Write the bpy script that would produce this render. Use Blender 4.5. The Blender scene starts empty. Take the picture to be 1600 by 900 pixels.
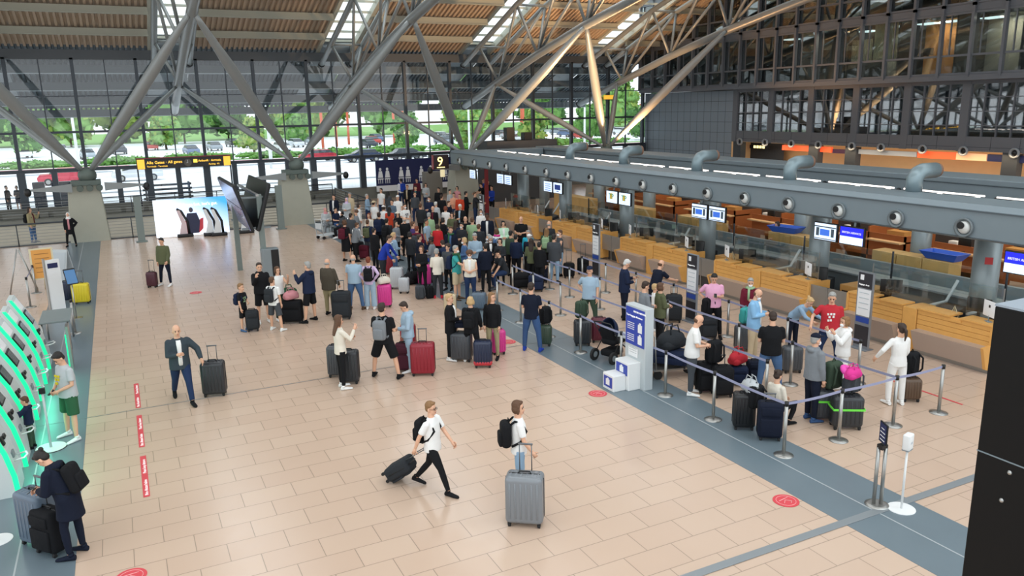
import bpy, bmesh, math, random
from math import sin, cos, pi, radians as rad, sqrt
from mathutils import Vector, Matrix
random.seed(7)
SC = bpy.context.scene
COL = SC.collection

# ------------------------------------------------------------------ camera
CAMH = 6.05
YAW, PITCH, ROLL, FPX = 0.460165408, 0.227176055, -0.0192731155, 1222.77623
def cam_axes():
    cy, sy, cp, sp = cos(YAW), sin(YAW), cos(PITCH), sin(PITCH)
    f = Vector((sy*cp, cy*cp, -sp)); r = Vector((cy, -sy, 0)); u = r.cross(f)
    return cos(ROLL)*r + sin(ROLL)*u, -sin(ROLL)*r + cos(ROLL)*u, f
CR, CU, CF = cam_axes()
cam = bpy.data.cameras.new('camera'); camo = bpy.data.objects.new('camera', cam); COL.objects.link(camo)
camo.matrix_world = Matrix(((CR.x, CU.x, -CF.x, 0), (CR.y, CU.y, -CF.y, 0), (CR.z, CU.z, -CF.z, CAMH), (0, 0, 0, 1)))
cam.sensor_width = 36; cam.lens = FPX/1600*36; cam.clip_start = .05; cam.clip_end = 900
SC.camera = camo
def G(px, py, z=0.0):                     # surveyed photo point -> world point at height z
    d = CR*((px-800)/FPX) - CU*((py-450)/FPX) + CF
    t = (z-CAMH)/d.z
    return Vector((d.x*t, d.y*t, z))

# ------------------------------------------------------------------ world, lights, exposure
SC.view_settings.view_transform = 'Standard'; SC.view_settings.look = 'None'
SC.view_settings.gamma = 1; SC.view_settings.use_curve_mapping = False
SC.view_settings.exposure = 0.18
w = bpy.data.worlds.new('overcast_sky'); SC.world = w; w.use_nodes = True
nt = w.node_tree; bg = nt.nodes['Background']
tc = nt.nodes.new('ShaderNodeTexCoord'); sp = nt.nodes.new('ShaderNodeSeparateXYZ'); rp = nt.nodes.new('ShaderNodeValToRGB')
nt.links.new(tc.outputs['Generated'], sp.inputs[0]); nt.links.new(sp.outputs['Z'], rp.inputs[0]); nt.links.new(rp.outputs[0], bg.inputs[0])
rp.color_ramp.elements[0].position = 0.0; rp.color_ramp.elements[0].color = (.62, .64, .66, 1)
rp.color_ramp.elements[1].position = .6; rp.color_ramp.elements[1].color = (.86, .95, 1.0, 1)
bg.inputs[1].default_value = 1.9
def area(name, loc, size, size_y, power, color, rot=(0, 0, 0)):
    l = bpy.data.lights.new(name, 'AREA'); l.shape = 'RECTANGLE'; l.size = size; l.size_y = size_y
    l.energy = power; l.color = color
    o = bpy.data.objects.new(name, l); o.location = loc; o.rotation_euler = rot; COL.objects.link(o); return o
def spot(name, loc, target, power, color, angle=60, blend=.6, rad_=.15):
    l = bpy.data.lights.new(name, 'SPOT'); l.energy = power; l.color = color; l.spot_size = rad(angle); l.spot_blend = blend; l.shadow_soft_size = rad_
    o = bpy.data.objects.new(name, l); o.location = loc; COL.objects.link(o)
    o.rotation_euler = (Vector(target)-Vector(loc)).to_track_quat('-Z', 'Y').to_euler(); return o
# fill lights added under the skylight strips to strengthen their daylight indoors
for xs, pw in ((-6.4, 900), (3.68, 1300), (13.75, 1300), (23.82, 800)):
    area('skylight_fill', (xs, 20, 13.2), 2.6, 46, pw, (.93, .97, 1.0))
# warm lamps of the shop fronts and of the check-in island
area('shop_lamps', (38.4, 28, 3.35), .6, 26, 330, (1, .74, .46))
area('island_lamps', (24.6, 20, 2.9), 1.2, 26, 190, (1, .72, .45))
# warm uplights on the right-hand tree column
spot('uplight', (28.6, 42.0, 3.3), (25.5, 38.5, 9.5), 2600, (1, .55, .25), 75)
spot('uplight', (28.9, 42.2, 3.3), (33.9, 37.5, 10.2), 2600, (1, .52, .22), 75)
spot('uplight', (29.5, 42.0, 3.3), (31, 46, 12.0), 2600, (1, .55, .25), 90)
spot('uplight', (24.5, 36, 3.9), (24, 44, 13), 5200, (1, .62, .33), 110)

# ------------------------------------------------------------------ materials
def lin(c): c = c/255; return c/12.92 if c <= .04045 else ((c+.055)/1.055)**2.4
def hexc(h): h = h.lstrip('#'); return tuple(lin(int(h[i:i+2], 16)) for i in (0, 2, 4))+(1,)
MATS = {}
def mat(name, col='#888888', rough=.6, metal=0., spec=.5, emit=0., bump=0., bscale=40., var=0., vscale=3., ecol=None):
    if name in MATS: return MATS[name]
    m = bpy.data.materials.new(name); m.use_nodes = True; n = m.node_tree.nodes; L = m.node_tree.links
    b = n['Principled BSDF']; c = hexc(col)
    b.inputs['Base Color'].default_value = c; b.inputs['Roughness'].default_value = rough
    b.inputs['Metallic'].default_value = metal; b.inputs['Specular IOR Level'].default_value = spec
    t = n.new('ShaderNodeTexCoord')
    if var:
        nz = n.new('ShaderNodeTexNoise'); nz.inputs['Scale'].default_value = vscale; nz.inputs['Detail'].default_value = 4
        L.new(t.outputs['Object'], nz.inputs['Vector'])
        mx = n.new('ShaderNodeMix'); mx.data_type = 'RGBA'
        mx.inputs['A'].default_value = tuple(v*(1-var) for v in c[:3])+(1,); mx.inputs['B'].default_value = tuple(min(1, v*(1+var)) for v in c[:3])+(1,)
        L.new(nz.outputs['Fac'], mx.inputs['Factor']); L.new(mx.outputs['Result'], b.inputs['Base Color'])
    if bump:
        nb = n.new('ShaderNodeTexNoise'); nb.inputs['Scale'].default_value = bscale; nb.inputs['Detail'].default_value = 3
        L.new(t.outputs['Object'], nb.inputs['Vector'])
        bp = n.new('ShaderNodeBump'); bp.inputs['Strength'].default_value = bump; bp.inputs['Distance'].default_value = .02
        L.new(nb.outputs['Fac'], bp.inputs['Height']); L.new(bp.outputs[0], b.inputs['Normal'])
    if emit:
        b.inputs['Emission Color'].default_value = hexc(ecol or col); b.inputs['Emission Strength'].default_value = emit
    MATS[name] = m; return m
def glass(name, tint=(1, 1, 1, 1), refl=.12, rough=.02, k=.75):
    m = bpy.data.materials.new(name); m.use_nodes = True; n = m.node_tree.nodes; L = m.node_tree.links
    n.remove(n['Principled BSDF']); out = n['Material Output']
    tr = n.new('ShaderNodeBsdfTransparent'); tr.inputs[0].default_value = tint
    gl = n.new('ShaderNodeBsdfGlossy'); gl.inputs['Roughness'].default_value = rough
    lw = n.new('ShaderNodeLayerWeight'); lw.inputs['Blend'].default_value = .35
    ma = n.new('ShaderNodeMath'); ma.operation = 'MULTIPLY_ADD'; ma.inputs[1].default_value = k; ma.inputs[2].default_value = refl
    L.new(lw.outputs['Fresnel'], ma.inputs[0])
    mx = n.new('ShaderNodeMixShader'); L.new(ma.outputs[0], mx.inputs[0]); L.new(tr.outputs[0], mx.inputs[1]); L.new(gl.outputs[0], mx.inputs[2])
    L.new(mx.outputs[0], out.inputs[0]); MATS[name] = m; return m
STEEL = mat('brushed_steel', '#a9a9a6', .32, .9, bump=.05, bscale=200)
DSTEEL = mat('dark_steel', '#2b2f35', .45, .3)
CHROME = mat('chrome', '#d0d0d0', .15, 1)
BLACK = mat('black_plastic', '#101113', .45)
RUBBER = mat('rubber', '#1a1a1b', .75)
WHITE = mat('white_paint', '#e4e6e6', .4)
GREY = mat('grey_paint', '#7d868a', .45)
TRUSS = mat('truss_grey_paint', '#8b9090', .38, .25, var=.06)
BEAMG = mat('beam_grey_blue', '#76838a', .42, .1, var=.04)
CONC = mat('concrete_cream', '#a8a89a', .75, bump=.1, bscale=30, var=.06)
CREAM = mat('cream_stone', '#b9b3a4', .7, var=.05)
MULL = mat('mullion_steel', '#3d444b', .4, .3)
OAK = mat('oak_veneer', '#d9a258', .42, var=.1, vscale=6)
OAKD = mat('oak_veneer_side', '#b98a4c', .5, var=.1, vscale=6)
ORANGE = mat('orange_wood', '#9a5a30', .45, var=.1, vscale=5)
PGLASS = glass('clear_glass', (.95, .98, .97, 1), .03, k=.3)
FGLASS = glass('facade_glass', (.97, .99, 1, 1), .03, k=.5)
DGLASS = glass('office_glass', (.5, .56, .58, 1), .3, k=.6)
OGLASS = glass('upper_office_glass', (.8, .86, .86, 1), .07, k=.35)
BELT = mat('belt_fabric', '#9397b4', .6)
SCREEN = mat('screen_white', '#cfe0f5', .3, emit=.75)
SBLUE = mat('screen_blue', '#1c22d8', .3, emit=.9)
DKBLUE = mat('print_blue', '#27479c', .4)
NAVY = mat('print_navy', '#1b2350', .4)
RED = mat('red_print', '#d2434c', .5)
PAPER = mat('paper', '#e8eaec', .6)

# ------------------------------------------------------------------ mesh builder
class MB:
    def __init__(s): s.v = []; s.f = []; s.m = []; s.s = []
    def add(s, vs, fs, m=0, sm=False):
        o = len(s.v); s.v += [tuple(v) for v in vs]
        for f in fs: s.f.append(tuple(i+o for i in f)); s.m.append(m); s.s.append(sm)
    def box(s, c, d, m=0, rz=0, M=None):
        x, y, z = d[0]/2, d[1]/2, d[2]/2
        vs = [Vector((a, b, e)) for a in (-x, x) for b in (-y, y) for e in (-z, z)]
        R = M if M is not None else Matrix.Rotation(rz, 3, 'Z')
        s.add([R @ v+Vector(c) for v in vs], [(0, 1, 3, 2), (4, 6, 7, 5), (0, 4, 5, 1), (2, 3, 7, 6), (0, 2, 6, 4), (1, 5, 7, 3)], m)
    def bb(s, x0, x1, y0, y1, z0, z1, m=0): s.box(((x0+x1)/2, (y0+y1)/2, (z0+z1)/2), (x1-x0, y1-y0, z1-z0), m)
    def rings(s, R, m=0, sm=True, caps=True):
        n = len(R[0]); vs = [p for r in R for p in r]; fs = []
        for i in range(len(R)-1):
            for j in range(n): k = (j+1) % n; fs.append((i*n+j, i*n+k, (i+1)*n+k, (i+1)*n+j))
        s.add(vs, fs, m, sm)
        if caps:
            o = len(s.v)-len(vs)
            s.f.append(tuple(o+j for j in range(n))[::-1]); s.m.append(m); s.s.append(False)
            s.f.append(tuple(o+(len(R)-1)*n+j for j in range(n))); s.m.append(m); s.s.append(False)
    def path(s, P, r, n=10, m=0, caps=True):
        P = [Vector(p) for p in P]; rs = r if isinstance(r, (list, tuple)) else [r]*len(P); R = []; a0 = None
        for i, p in enumerate(P):
            d = (P[min(i+1, len(P)-1)]-P[max(i-1, 0)]); d = d.normalized() if d.length > 1e-9 else Vector((0, 0, 1))
            if a0 is None: a0 = d.orthogonal().normalized()
            a = (a0-d*a0.dot(d)); a = a.normalized() if a.length > 1e-6 else d.orthogonal().normalized(); a0 = a; b = d.cross(a)
            R.append([p+(a*cos(2*pi*j/n)+b*sin(2*pi*j/n))*rs[i] for j in range(n)])
        s.rings(R, m, True, caps)
    def cyl(s, c, r, h, n=20, m=0): s.path([c, (c[0], c[1], c[2]+h)], r, n, m)
    def ell(s, c, r, M=None, n=12, k=8, m=0):
        M = M or Matrix.Identity(3); c = Vector(c); R = []
        for i in range(1, k):
            t = pi*i/k; R.append([c+M @ Vector((r[0]*sin(t)*cos(2*pi*j/n), r[1]*sin(t)*sin(2*pi*j/n), -r[2]*cos(t))) for j in range(n)])
        vs = [p for q in R for p in q]+[c+M @ Vector((0, 0, -r[2])), c+M @ Vector((0, 0, r[2]))]; fs = []
        for i in range(k-2):
            for j in range(n): q = (j+1) % n; fs.append((i*n+j, i*n+q, (i+1)*n+q, (i+1)*n+j))
        b = (k-1)*n
        for j in range(n): q = (j+1) % n; fs.append((b, q, j)); fs.append((b+1, (k-2)*n+j, (k-2)*n+q))
        s.add(vs, fs, m, True)
    def prism(s, poly, axis, a, b, m=0):          # polygon (u,v) extruded along axis 'x','y','z'
        def P(u, v, t): return {'x': (t, u, v), 'y': (u, t, v), 'z': (u, v, t)}[axis]
        n = len(poly); vs = [P(u, v, a) for u, v in poly]+[P(u, v, b) for u, v in poly]
        fs = [tuple(range(n))[::-1], tuple(range(n, 2*n))]+[(i, (i+1) % n, n+(i+1) % n, n+i) for i in range(n)]
        s.add(vs, fs, m)
    def rbox(s, c, d, r=.03, seg=3, m=0, M=None, sm=True):
        b = bmesh.new(); bmesh.ops.create_cube(b, size=1)
        for v in b.verts: v.co = Vector((v.co.x*d[0], v.co.y*d[1], v.co.z*d[2]))
        bmesh.ops.bevel(b, geom=b.edges[:], offset=min(r, min(d)*.49), segments=seg, profile=.5, affect='EDGES')
        b.verts.index_update(); M = M or Matrix.Identity(3)
        s.add([M @ v.co+Vector(c) for v in b.verts], [[v.index for v in f.verts] for f in b.faces], m, sm); b.free()
    def mesh(s, name):
        me = bpy.data.meshes.new(name); me.from_pydata(s.v, [], s.f)
        me.polygons.foreach_set('material_index', s.m); me.polygons.foreach_set('use_smooth', s.s); me.update(); return me
    def build(s, name, mats=(), parent=None, loc=None, rz=None, bevel=0):
        me = s.mesh(name)
        for x in (mats if isinstance(mats, (list, tuple)) else [mats]): me.materials.append(x)
        o = bpy.data.objects.new(name, me); COL.objects.link(o)
        if parent is not None: o.parent = parent
        if loc is not None: o.location = loc
        if rz is not None: o.rotation_euler = (0, 0, rz)
        if bevel:
            bm = bmesh.new(); bm.from_mesh(me); bmesh.ops.recalc_face_normals(bm, faces=bm.faces[:]); bm.to_mesh(me); bm.free()
            md = o.modifiers.new('bevel', 'BEVEL'); md.width = bevel; md.segments = 2; md.limit_method = 'ANGLE'
        return o
def tag(o, label=None, cat=None, group=None, kind=None):
    if label: o['label'] = label
    if cat: o['category'] = cat
    if group: o['group'] = group
    if kind: o['kind'] = kind
    return o
def empty(name, loc=(0, 0, 0), rz=0, label=None, cat=None, group=None):
    o = bpy.data.objects.new(name, None); o.empty_display_size = .2; COL.objects.link(o)
    o.location = loc; o.rotation_euler = (0, 0, rz); return tag(o, label, cat, group)
def struct(o): o['kind'] = 'structure'; return o
def copy_tree(o, parent=None):
    c = o.copy(); COL.objects.link(c)
    if parent is not None: c.parent = parent
    for ch in o.children[:]: copy_tree(ch, c)
    return c
def text(s, size, m, parent, loc, rot, align='LEFT', ext=.004):
    cu = bpy.data.curves.new('lettering', 'FONT'); cu.body = s; cu.size = size; cu.extrude = ext; cu.align_x = align; cu.resolution_u = 2
    tmp = bpy.data.objects.new('tmp', cu); me = bpy.data.meshes.new_from_object(tmp); me.name = 'lettering'; bpy.data.objects.remove(tmp); bpy.data.curves.remove(cu)
    me.materials.clear(); me.materials.append(m); o = bpy.data.objects.new('lettering', me); COL.objects.link(o)
    if parent is not None: o.parent = parent
    o.location = loc; o.rotation_euler = rot; return o
ORD = 'first second third fourth fifth sixth seventh eighth ninth tenth eleventh twelfth thirteenth fourteenth fifteenth sixteenth seventeenth eighteenth nineteenth twentieth twenty-first twenty-second twenty-third twenty-fourth twenty-fifth twenty-sixth twenty-seventh twenty-eighth twenty-ninth thirtieth thirty-first thirty-second thirty-third thirty-fourth thirty-fifth'.split()

# ================================================================== SETTING
# ---- floor: running-bond stone tiles, 0.8 x 0.5 m
def floor_mat():
    m = bpy.data.materials.new('beige_stone_tiles'); m.use_nodes = True; n = m.node_tree.nodes; L = m.node_tree.links; b = n['Principled BSDF']
    t = n.new('ShaderNodeTexCoord'); mp = n.new('ShaderNodeMapping'); mp.inputs['Location'].default_value = (.03, .04, 0)
    L.new(t.outputs['Object'], mp.inputs[0])
    br = n.new('ShaderNodeTexBrick'); br.inputs['Scale'].default_value = 1; br.inputs['Brick Width'].default_value = .8; br.inputs['Row Height'].default_value = .5
    br.inputs['Mortar Size'].default_value = .007; br.inputs['Mortar Smooth'].default_value = .4; br.offset = .5
    br.inputs['Color1'].default_value = hexc('#c9b09c'); br.inputs['Color2'].default_value = hexc('#c5ab97'); br.inputs['Mortar'].default_value = hexc('#988777')
    L.new(mp.outputs[0], br.inputs[0])
    nz = n.new('ShaderNodeTexNoise'); nz.inputs['Scale'].default_value = .35; nz.inputs['Detail'].default_value = 6; L.new(t.outputs['Object'], nz.inputs[0])
    hs = n.new('ShaderNodeHueSaturation'); mr = n.new('ShaderNodeMapRange'); mr.inputs[3].default_value = .94; mr.inputs[4].default_value = 1.06
    L.new(nz.outputs['Fac'], mr.inputs[0]); L.new(mr.outputs[0], hs.inputs['Value']); L.new(br.outputs['Color'], hs.inputs['Color']); L.new(hs.outputs[0], b.inputs['Base Color'])
    b.inputs['Roughness'].default_value = .27; b.inputs['Specular IOR Level'].default_value = .45
    n2 = n.new('ShaderNodeTexNoise'); n2.inputs['Scale'].default_value = 3; L.new(t.outputs['Object'], n2.inputs[0])
    m2 = n.new('ShaderNodeMapRange'); m2.inputs[3].default_value = .16; m2.inputs[4].default_value = .3; L.new(n2.outputs['Fac'], m2.inputs[0]); L.new(m2.outputs[0], b.inputs['Roughness'])
    return m
FM = floor_mat()
f = MB()
XV = 12.6; YV = 43.55
f.bb(-22, 39, -6, YV, -.35, 0); f.bb(XV, 39, YV, 53.6, -.35, 0)
struct(f.build('floor', FM))
STRIP = mat('blue_grey_floor_band', '#69777f', .3, var=.08, vscale=1.2)
LINE = mat('light_joint_line', '#a7adb0', .4)
for i, (a, b_, c0) in enumerate(((-2.56, -1.16, -1.9), (8.92, 10.38, 9.62))):
    m = MB(); m.bb(a, b_, -6, YV-.02, 0, .004); m.bb(c0-.012, c0+.012, -6, YV-.02, .004, .006, 1)
    struct(m.build('trim_%d' % (i+1), [STRIP, LINE]))
m = MB()                                            # expansion joints across the hall
m.bb(-22, 16.5, 7.12, 7.26, .006, .011); m.bb(-22, 16.5, 17.385, 17.4, .006, .009); struct(m.build('trim_3', mat('expansion_joint', '#8d9498', .35, .3)))
# ---- void by the facade
m = MB(); m.bb(-22, XV, 51.8, 52.0, -4, .3); m.bb(-22, XV, YV, 51.9, -4.1, -4); struct(m.build('wall_back', CREAM))
m = MB(); m.bb(-22, XV, 51.8, 53.5, .2, .35); m.bb(-22, 39, 53.3, 53.5, -.3, .82); m.bb(-22, XV, 51.7, 51.8, .05, .3)
for i in range(26): m.bb(-20+i*1.26, -19+i*1.26, 52.2, 52.6, .35, .62)
struct(m.build('trim_4', mat('dark_ledge', '#77776f', .6)))
m = MB(); m.bb(-22, XV, YV-.05, YV+.1, -.3, .05); m.bb(XV-.08, XV+.04, YV, 51.8, -.3, .05); struct(m.build('trim_5', mat('edge_profile', '#55595c', .5)))
def railing(label, pts, h=1.05):
    r = empty('railing', pts[0], 0, label, 'railing'); o = Vector(pts[0])
    P = [Vector(p)-o for p in pts]
    for a, b in zip(P[:-1], P[1:]):
        L = (b-a).length; n = max(1, round(L/2.4)); mb = MB(); mb.path([a+Vector((0, 0, h)), b+Vector((0, 0, h))], .036, 8); mb.build('handrail', MULL, r)
        for k in range(n+1):
            p = a.lerp(b, k/n); q = MB(); q.path([p, p+Vector((0, 0, h))], .025, 6); q.build('railing_post', MULL, r)
        q = MB()
        for k in range(6): z = .12+k*.15; q.path([a+Vector((0, 0, z)), b+Vector((0, 0, z))], .014, 5)
        q.build('horizontal_wires', STEEL, r)
railing('long dark railing along the edge of the opening in front of the glass facade', [(-12, YV-.1, 0), (XV, YV-.1, 0)])
railing('railing beside the opening, right end behind the crowd', [(XV+.1, YV, 0), (XV+.1, 51.7, 0)])
railing('thin railing on the ledge directly inside the glass facade', [(-14, 52.0, .35), (XV, 52.0, .35)], .95)

# ---- roof
RP = [(63, 6.25), (58.2, 7.95), (53.4, 9.75), (50.35, 10.85), (44.65, 12.9), (39, 14.5), (33, 15.9), (26, 17.2), (18, 18.4), (8, 19.3), (-4, 19.8)]
def zroof(y):
    for (a, za), (b, zb) in zip(RP[:-1], RP[1:]):
        if b <= y <= a: return za+(zb-za)*(a-y)/(a-b)
    return RP[-1][1]
DECK = mat('ribbed_roof_deck', '#bba893', .55, var=.06, vscale=.6)
SKY = [-6.39, 3.68, 13.75, 23.82, 33.89]; SW = 1.25
edges = [-22]+[e for c in SKY for e in (c-SW, c+SW)]+[39.2]
m = MB()
for a, b in zip(edges[0::2], edges[1::2]):
    n = int((b-a)/.30); st = (b-a)/n; prof = []
    for i in range(n):
        x = a+i*st; prof += [(x, 0), (x+st*.42, 0), (x+st*.5, .13), (x+st*.92, .13)]
    prof.append((b, 0))
    vs = [(x, y, z+dz+.15) for (y, z) in RP for (x, dz) in prof]; k = len(prof)
    for r in range(len(RP)-1): m.add(vs[r*k:(r+2)*k], [(i, i+1, k+i+1, k+i) for i in range(k-1)], 1 if r < 2 else 0)
struct(m.build('ceiling', [DECK, mat('outer_deck_shaded', '#4c5860', .5)]))  # second deck colour paints in the weaker light under the overhang
m = MB()
for a0, b0 in zip(edges[0::2], edges[1::2]):
    for (a, za), (b, zb) in zip(RP[:-1], RP[1:]): m.add([(a0, a, za+.5), (b0, a, za+.5), (b0, b, zb+.5), (a0, b, zb+.5)], [(0, 1, 2, 3)])
for c in SKY:
    a, za = RP[0]; b, zb = RP[2]; m.add([(c-SW, a, za+.5), (c+SW, a, za+.5), (c+SW, b-1, zb+.5+.36), (c-SW, b-1, zb+.5+.36)], [(0, 1, 2, 3)])
struct(m.build('trim_6', GREY))
PURL = mat('purlin_paint', '#a3a394', .5)
m = MB()
ys = [50.9, 48.4]+[45.9-2.52*i for i in range(18)]
for y in ys:
    z = zroof(y)
    for a, b in zip(edges[0::2], edges[1::2]): m.box(((a+b)/2, y, z-.08), (b-a, .2, .34)); m.box(((a+b)/2, y, z-.27), (b-a, .34, .05))
struct(m.build('trim_7', PURL))
m = MB()
for y in (55.7, 58.2, 60.7, 62.9):
    z = zroof(y); m.box((8.5, y, z-.1), (61, .2, .5)); m.box((8.5, y, z-.36), (61, .34, .05), 1)
struct(m.build('trim_8', [mat('outer_purlin', '#5c666b', .5), mat('outer_purlin_edge', '#a9b4b8', .4)]))
for k, c in enumerate(SKY):                        # skylight frames and glazing
    m = MB(); g = MB()
    for (a, za), (b, zb) in zip(RP[2:-1], RP[3:]):
        for s in (-1, 1):
            m.add([(c+s*(SW-.22), a, za), (c+s*SW, a, za), (c+s*SW, b, zb), (c+s*(SW-.22), b, zb), (c+s*(SW-.22), a, za+.45), (c+s*SW, a, za+.45), (c+s*SW, b, zb+.45), (c+s*(SW-.22), b, zb+.45)],
                  [(0, 1, 2, 3), (4, 7, 6, 5), (0, 3, 7, 4), (1, 5, 6, 2), (0, 4, 5, 1), (3, 2, 6, 7)])
        g.add([(c-SW+.2, a, za+.35), (c+SW-.2, a, za+.35), (c+SW-.2, b, zb+.35), (c-SW+.2, b, zb+.35)], [(0, 1, 2, 3)])
    y = 52.2
    while y > 0: m.box((c, y, zroof(y)+.25), (2*SW, .09, .14)); y -= 1.26
    w_ = struct(m.build('window_%d' % (60+k), mat('skylight_frame', '#b4b5a8', .5)))
    g.build('pane', PGLASS, w_)
# ---- roof trusses (one lower and two upper chords, zigzag webs)
LO = [(55.6, 6.15), (49.5, 7.75), (43.9, 9.15), (38.3, 10.35), (32.6, 11.35), (27, 12.2), (21, 12.9), (15, 13.4)]
UP = [(53.2, 9.0), (50.35, 10.05), (44.65, 12.1), (39, 13.7), (33, 15.1), (27, 16.2), (20, 17.2), (12, 18)]
posn = ['leftmost roof truss, above the left check-in kiosks', 'roof truss with the skylight left of the flight boards', 'roof truss above the middle of the crowd', 'roof truss right of the middle, above the row 9 sign', 'rightmost roof truss close to the office building']
for k, c in enumerate(SKY):
    t = empty('roof_truss', (c, 49.5, 7.75), 0, posn[k]+', grey steel tubes', 'roof truss'); o = Vector((c, 49.5, 7.75))
    def V(x, y, z): return Vector((c+x, y, z))-o
    a = MB(); a.path([V(0, y, z) for y, z in LO], .24, 14); a.build('lower_chord', TRUSS, t)
    a = MB(); a.path([V(0, 55.66, 6.13), V(0, 55.5, 6.18)], .27, 14); a.build('end_cap', BLACK, t)
    for s in (-1, 1):
        a = MB(); a.path([V(s, y, z) for y, z in UP], .17, 12); a.build('upper_chord', TRUSS, t)
        a = MB(); a.path([V(s, 53.28, 8.97), V(s, 53.14, 9.02)], .2, 12); a.build('end_cap', BLACK, t)
    for i in range(1, 7): a = MB(); a.path([V(-1, *UP[i]), V(1, *UP[i])], .08, 8); a.build('cross_bar', TRUSS, t)
    for i in range(1, 6):
        for s in (-1, 1):
            for q in (i, i+1): a = MB(); a.path([V(0, *LO[i]), V(s, *UP[q])], .09, 8); a.build('web_tube', TRUSS, t)
# ---- tree columns
PX = [-11.4, -1.36, 8.72, 18.8, 28.75]
names = ['concrete tree column outside the left edge, only its two long struts in view', 'concrete tree column at the far left behind the railing', 'concrete tree column behind the flight information boards', 'tree column rising behind the row 9 sign', 'tree column by the office building lit warm orange from below']
for k, x in enumerate(PX):
    t = empty('tree_column', (x, 43.9, -4), 0, names[k], 'column')
    def W(p): return Vector(p)-Vector((x, 43.9, -4))
    a = MB()
    R = []
    for z, wx, wy in ((-4, 1.1, .8), (0, .88, .7), (1.5, .78, .62), (2.75, .68, .5)):
        R.append([W((x-.22+.12*(2.75-z)/2.75*0+sx*wx, 43.9+sy*wy, z)) for sx, sy in ((-1, -1), (1, -1), (1, 1), (-1, 1))])
    a.rings(R, 0, False); a.build('concrete_shaft', CONC, t, bevel=.05)
    a = MB(); a.ell(W((x, 43.7, 3.2)), (.42, .4, .4)); a.box(W((x-.1, 43.75, 2.85)), (1.3, .9, .22))
    for j in (-1, 0, 1): a.path([W((x+.05+j*.42, 43.28, 2.62)), W((x+.05+j*.42, 43.1, 2.6))], .15, 14)
    a.build('steel_hub', mat('hub_green_grey', '#5f6a64', .5, .2), t)
    for s in (-1, 1):
        a = MB(); a.prism([(x-x+s*.7, -.1+6.55), (s*2.5, 6.6), (s*2.5, 6.68), (s*.7, 6.85)], 'y', -.75, -.62); a.build('spotlight_arm', TRUSS, t)
        a = MB(); a.ell((s*2.55, -.7, 6.55), (.16, .16, .2)); a.build('spotlight', BLACK, t)
    for s in (-1, 1):
        X2 = x+s*5.035 if 0 <= k < 5 else x
        for (yy, zz, r) in ((49.8, 7.55, .19), (38.3, 10.25, .27)):
            if k == 0 and s < 0: continue
            p0 = W((x+s*.12, 43.7, 3.35)); p1 = W((X2-s*.12, yy, zz)); pts = []; rs = []
            for u, rr in ((0, .38), (.05, .45), (.3, .95), (.5, 1), (.7, .95), (.95, .5), (1, .4)): pts.append(p0.lerp(p1, u)); rs.append(r*rr)
            a = MB(); a.path(pts, rs, 14); a.build('strut', TRUSS, t)

# ---- glass facade: bays of 3.36 m
m = MB(); m.bb(-22, 39, 53.3, 53.55, 9.2, 9.75); struct(m.build('trim_9', mat('facade_head_beam', '#4a4f54', .5)))
for i in range(17):
    x0 = -15.1+i*3.357; x1 = x0+3.357
    fr = MB()
    fr.bb(x0-.09, x0+.09, 53.3, 53.6, .8, 9.3); fr.bb(x0-.2, x0+.2, 53.2, 53.55, .8, 2.9)
    fr.bb(x0+1.65, x0+1.71, 53.36, 53.5, 2.9, 9.3); fr.bb(x0+1.53, x0+1.83, 53.25, 53.55, .8, 2.9)
    for z, h in ((2.92, .2), (5.1, .13), (7.15, .05)): fr.bb(x0, x1, 53.34, 53.54, z-h/2, z+h/2)
    o = struct(fr.build('window_%d' % (i+1), MULL))
    g = MB(); g.bb(x0, x1, 53.44, 53.46, .82, 9.25); g.build('pane', FGLASS, o)
# ---- right-hand office building
BX = 38.9
PANEL = mat('metal_wall_panels', '#828e99', .45, .2, var=.03)
JOINT = mat('panel_joint', '#2c3238', .6)
FRAME = mat('office_frame', '#6a6d73', .45, .3)
m = MB()
m.bb(BX, BX+.3, 43.2, 53.5, 0, 6.9)
for i in range(14): m.bb(BX-.004, BX, 43.2+i*.76, 43.22+i*.76, 0, 6.9, 1)
for i in range(10): m.bb(BX-.005, BX-.001, 43.2, 53.5, .4+i*.72, .42+i*.72, 1)
struct(m.build('wall_right', [PANEL, JOINT]))
m = MB(); m.bb(BX, BX+.3, 0, 43.2, 3.42, 4.15)
for i in range(30): m.bb(BX-.004, BX, i*1.45, .025+i*1.45, 3.5, 4.15, 1)
m.bb(BX-.004, BX, 0, 43.2, 3.62, 3.64, 1); m.bb(BX, BX+.3, 0, 43.2, 6.75, 7.0)
struct(m.build('wall_front', [FRAME, JOINT]))
bayY = [43.2-3.357*i for i in range(14)]
wn = 20
for i, (a, b) in enumerate(zip(bayY[:-1], bayY[1:])):
    fr = MB(); fr.bb(BX-.02, BX+.3, a-.42, a+.02, 3.4, 6.9)
    for j in range(1, 5): y = a-.42+(b-a+.42)*j/4.; fr.bb(BX+.02, BX+.12, y-.018, y+.018, 4.15, 6.8)
    for z in (4.7, 5.4, 6.1): fr.bb(BX+.03, BX+.1, b, a, z-.02, z+.02)
    o = struct(fr.build('window_%d' % wn, FRAME)); wn += 1
    g = MB(); g.bb(BX+.1, BX+.12, b, a, 4.15, 6.8); g.build('pane', DGLASS, o)
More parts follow.
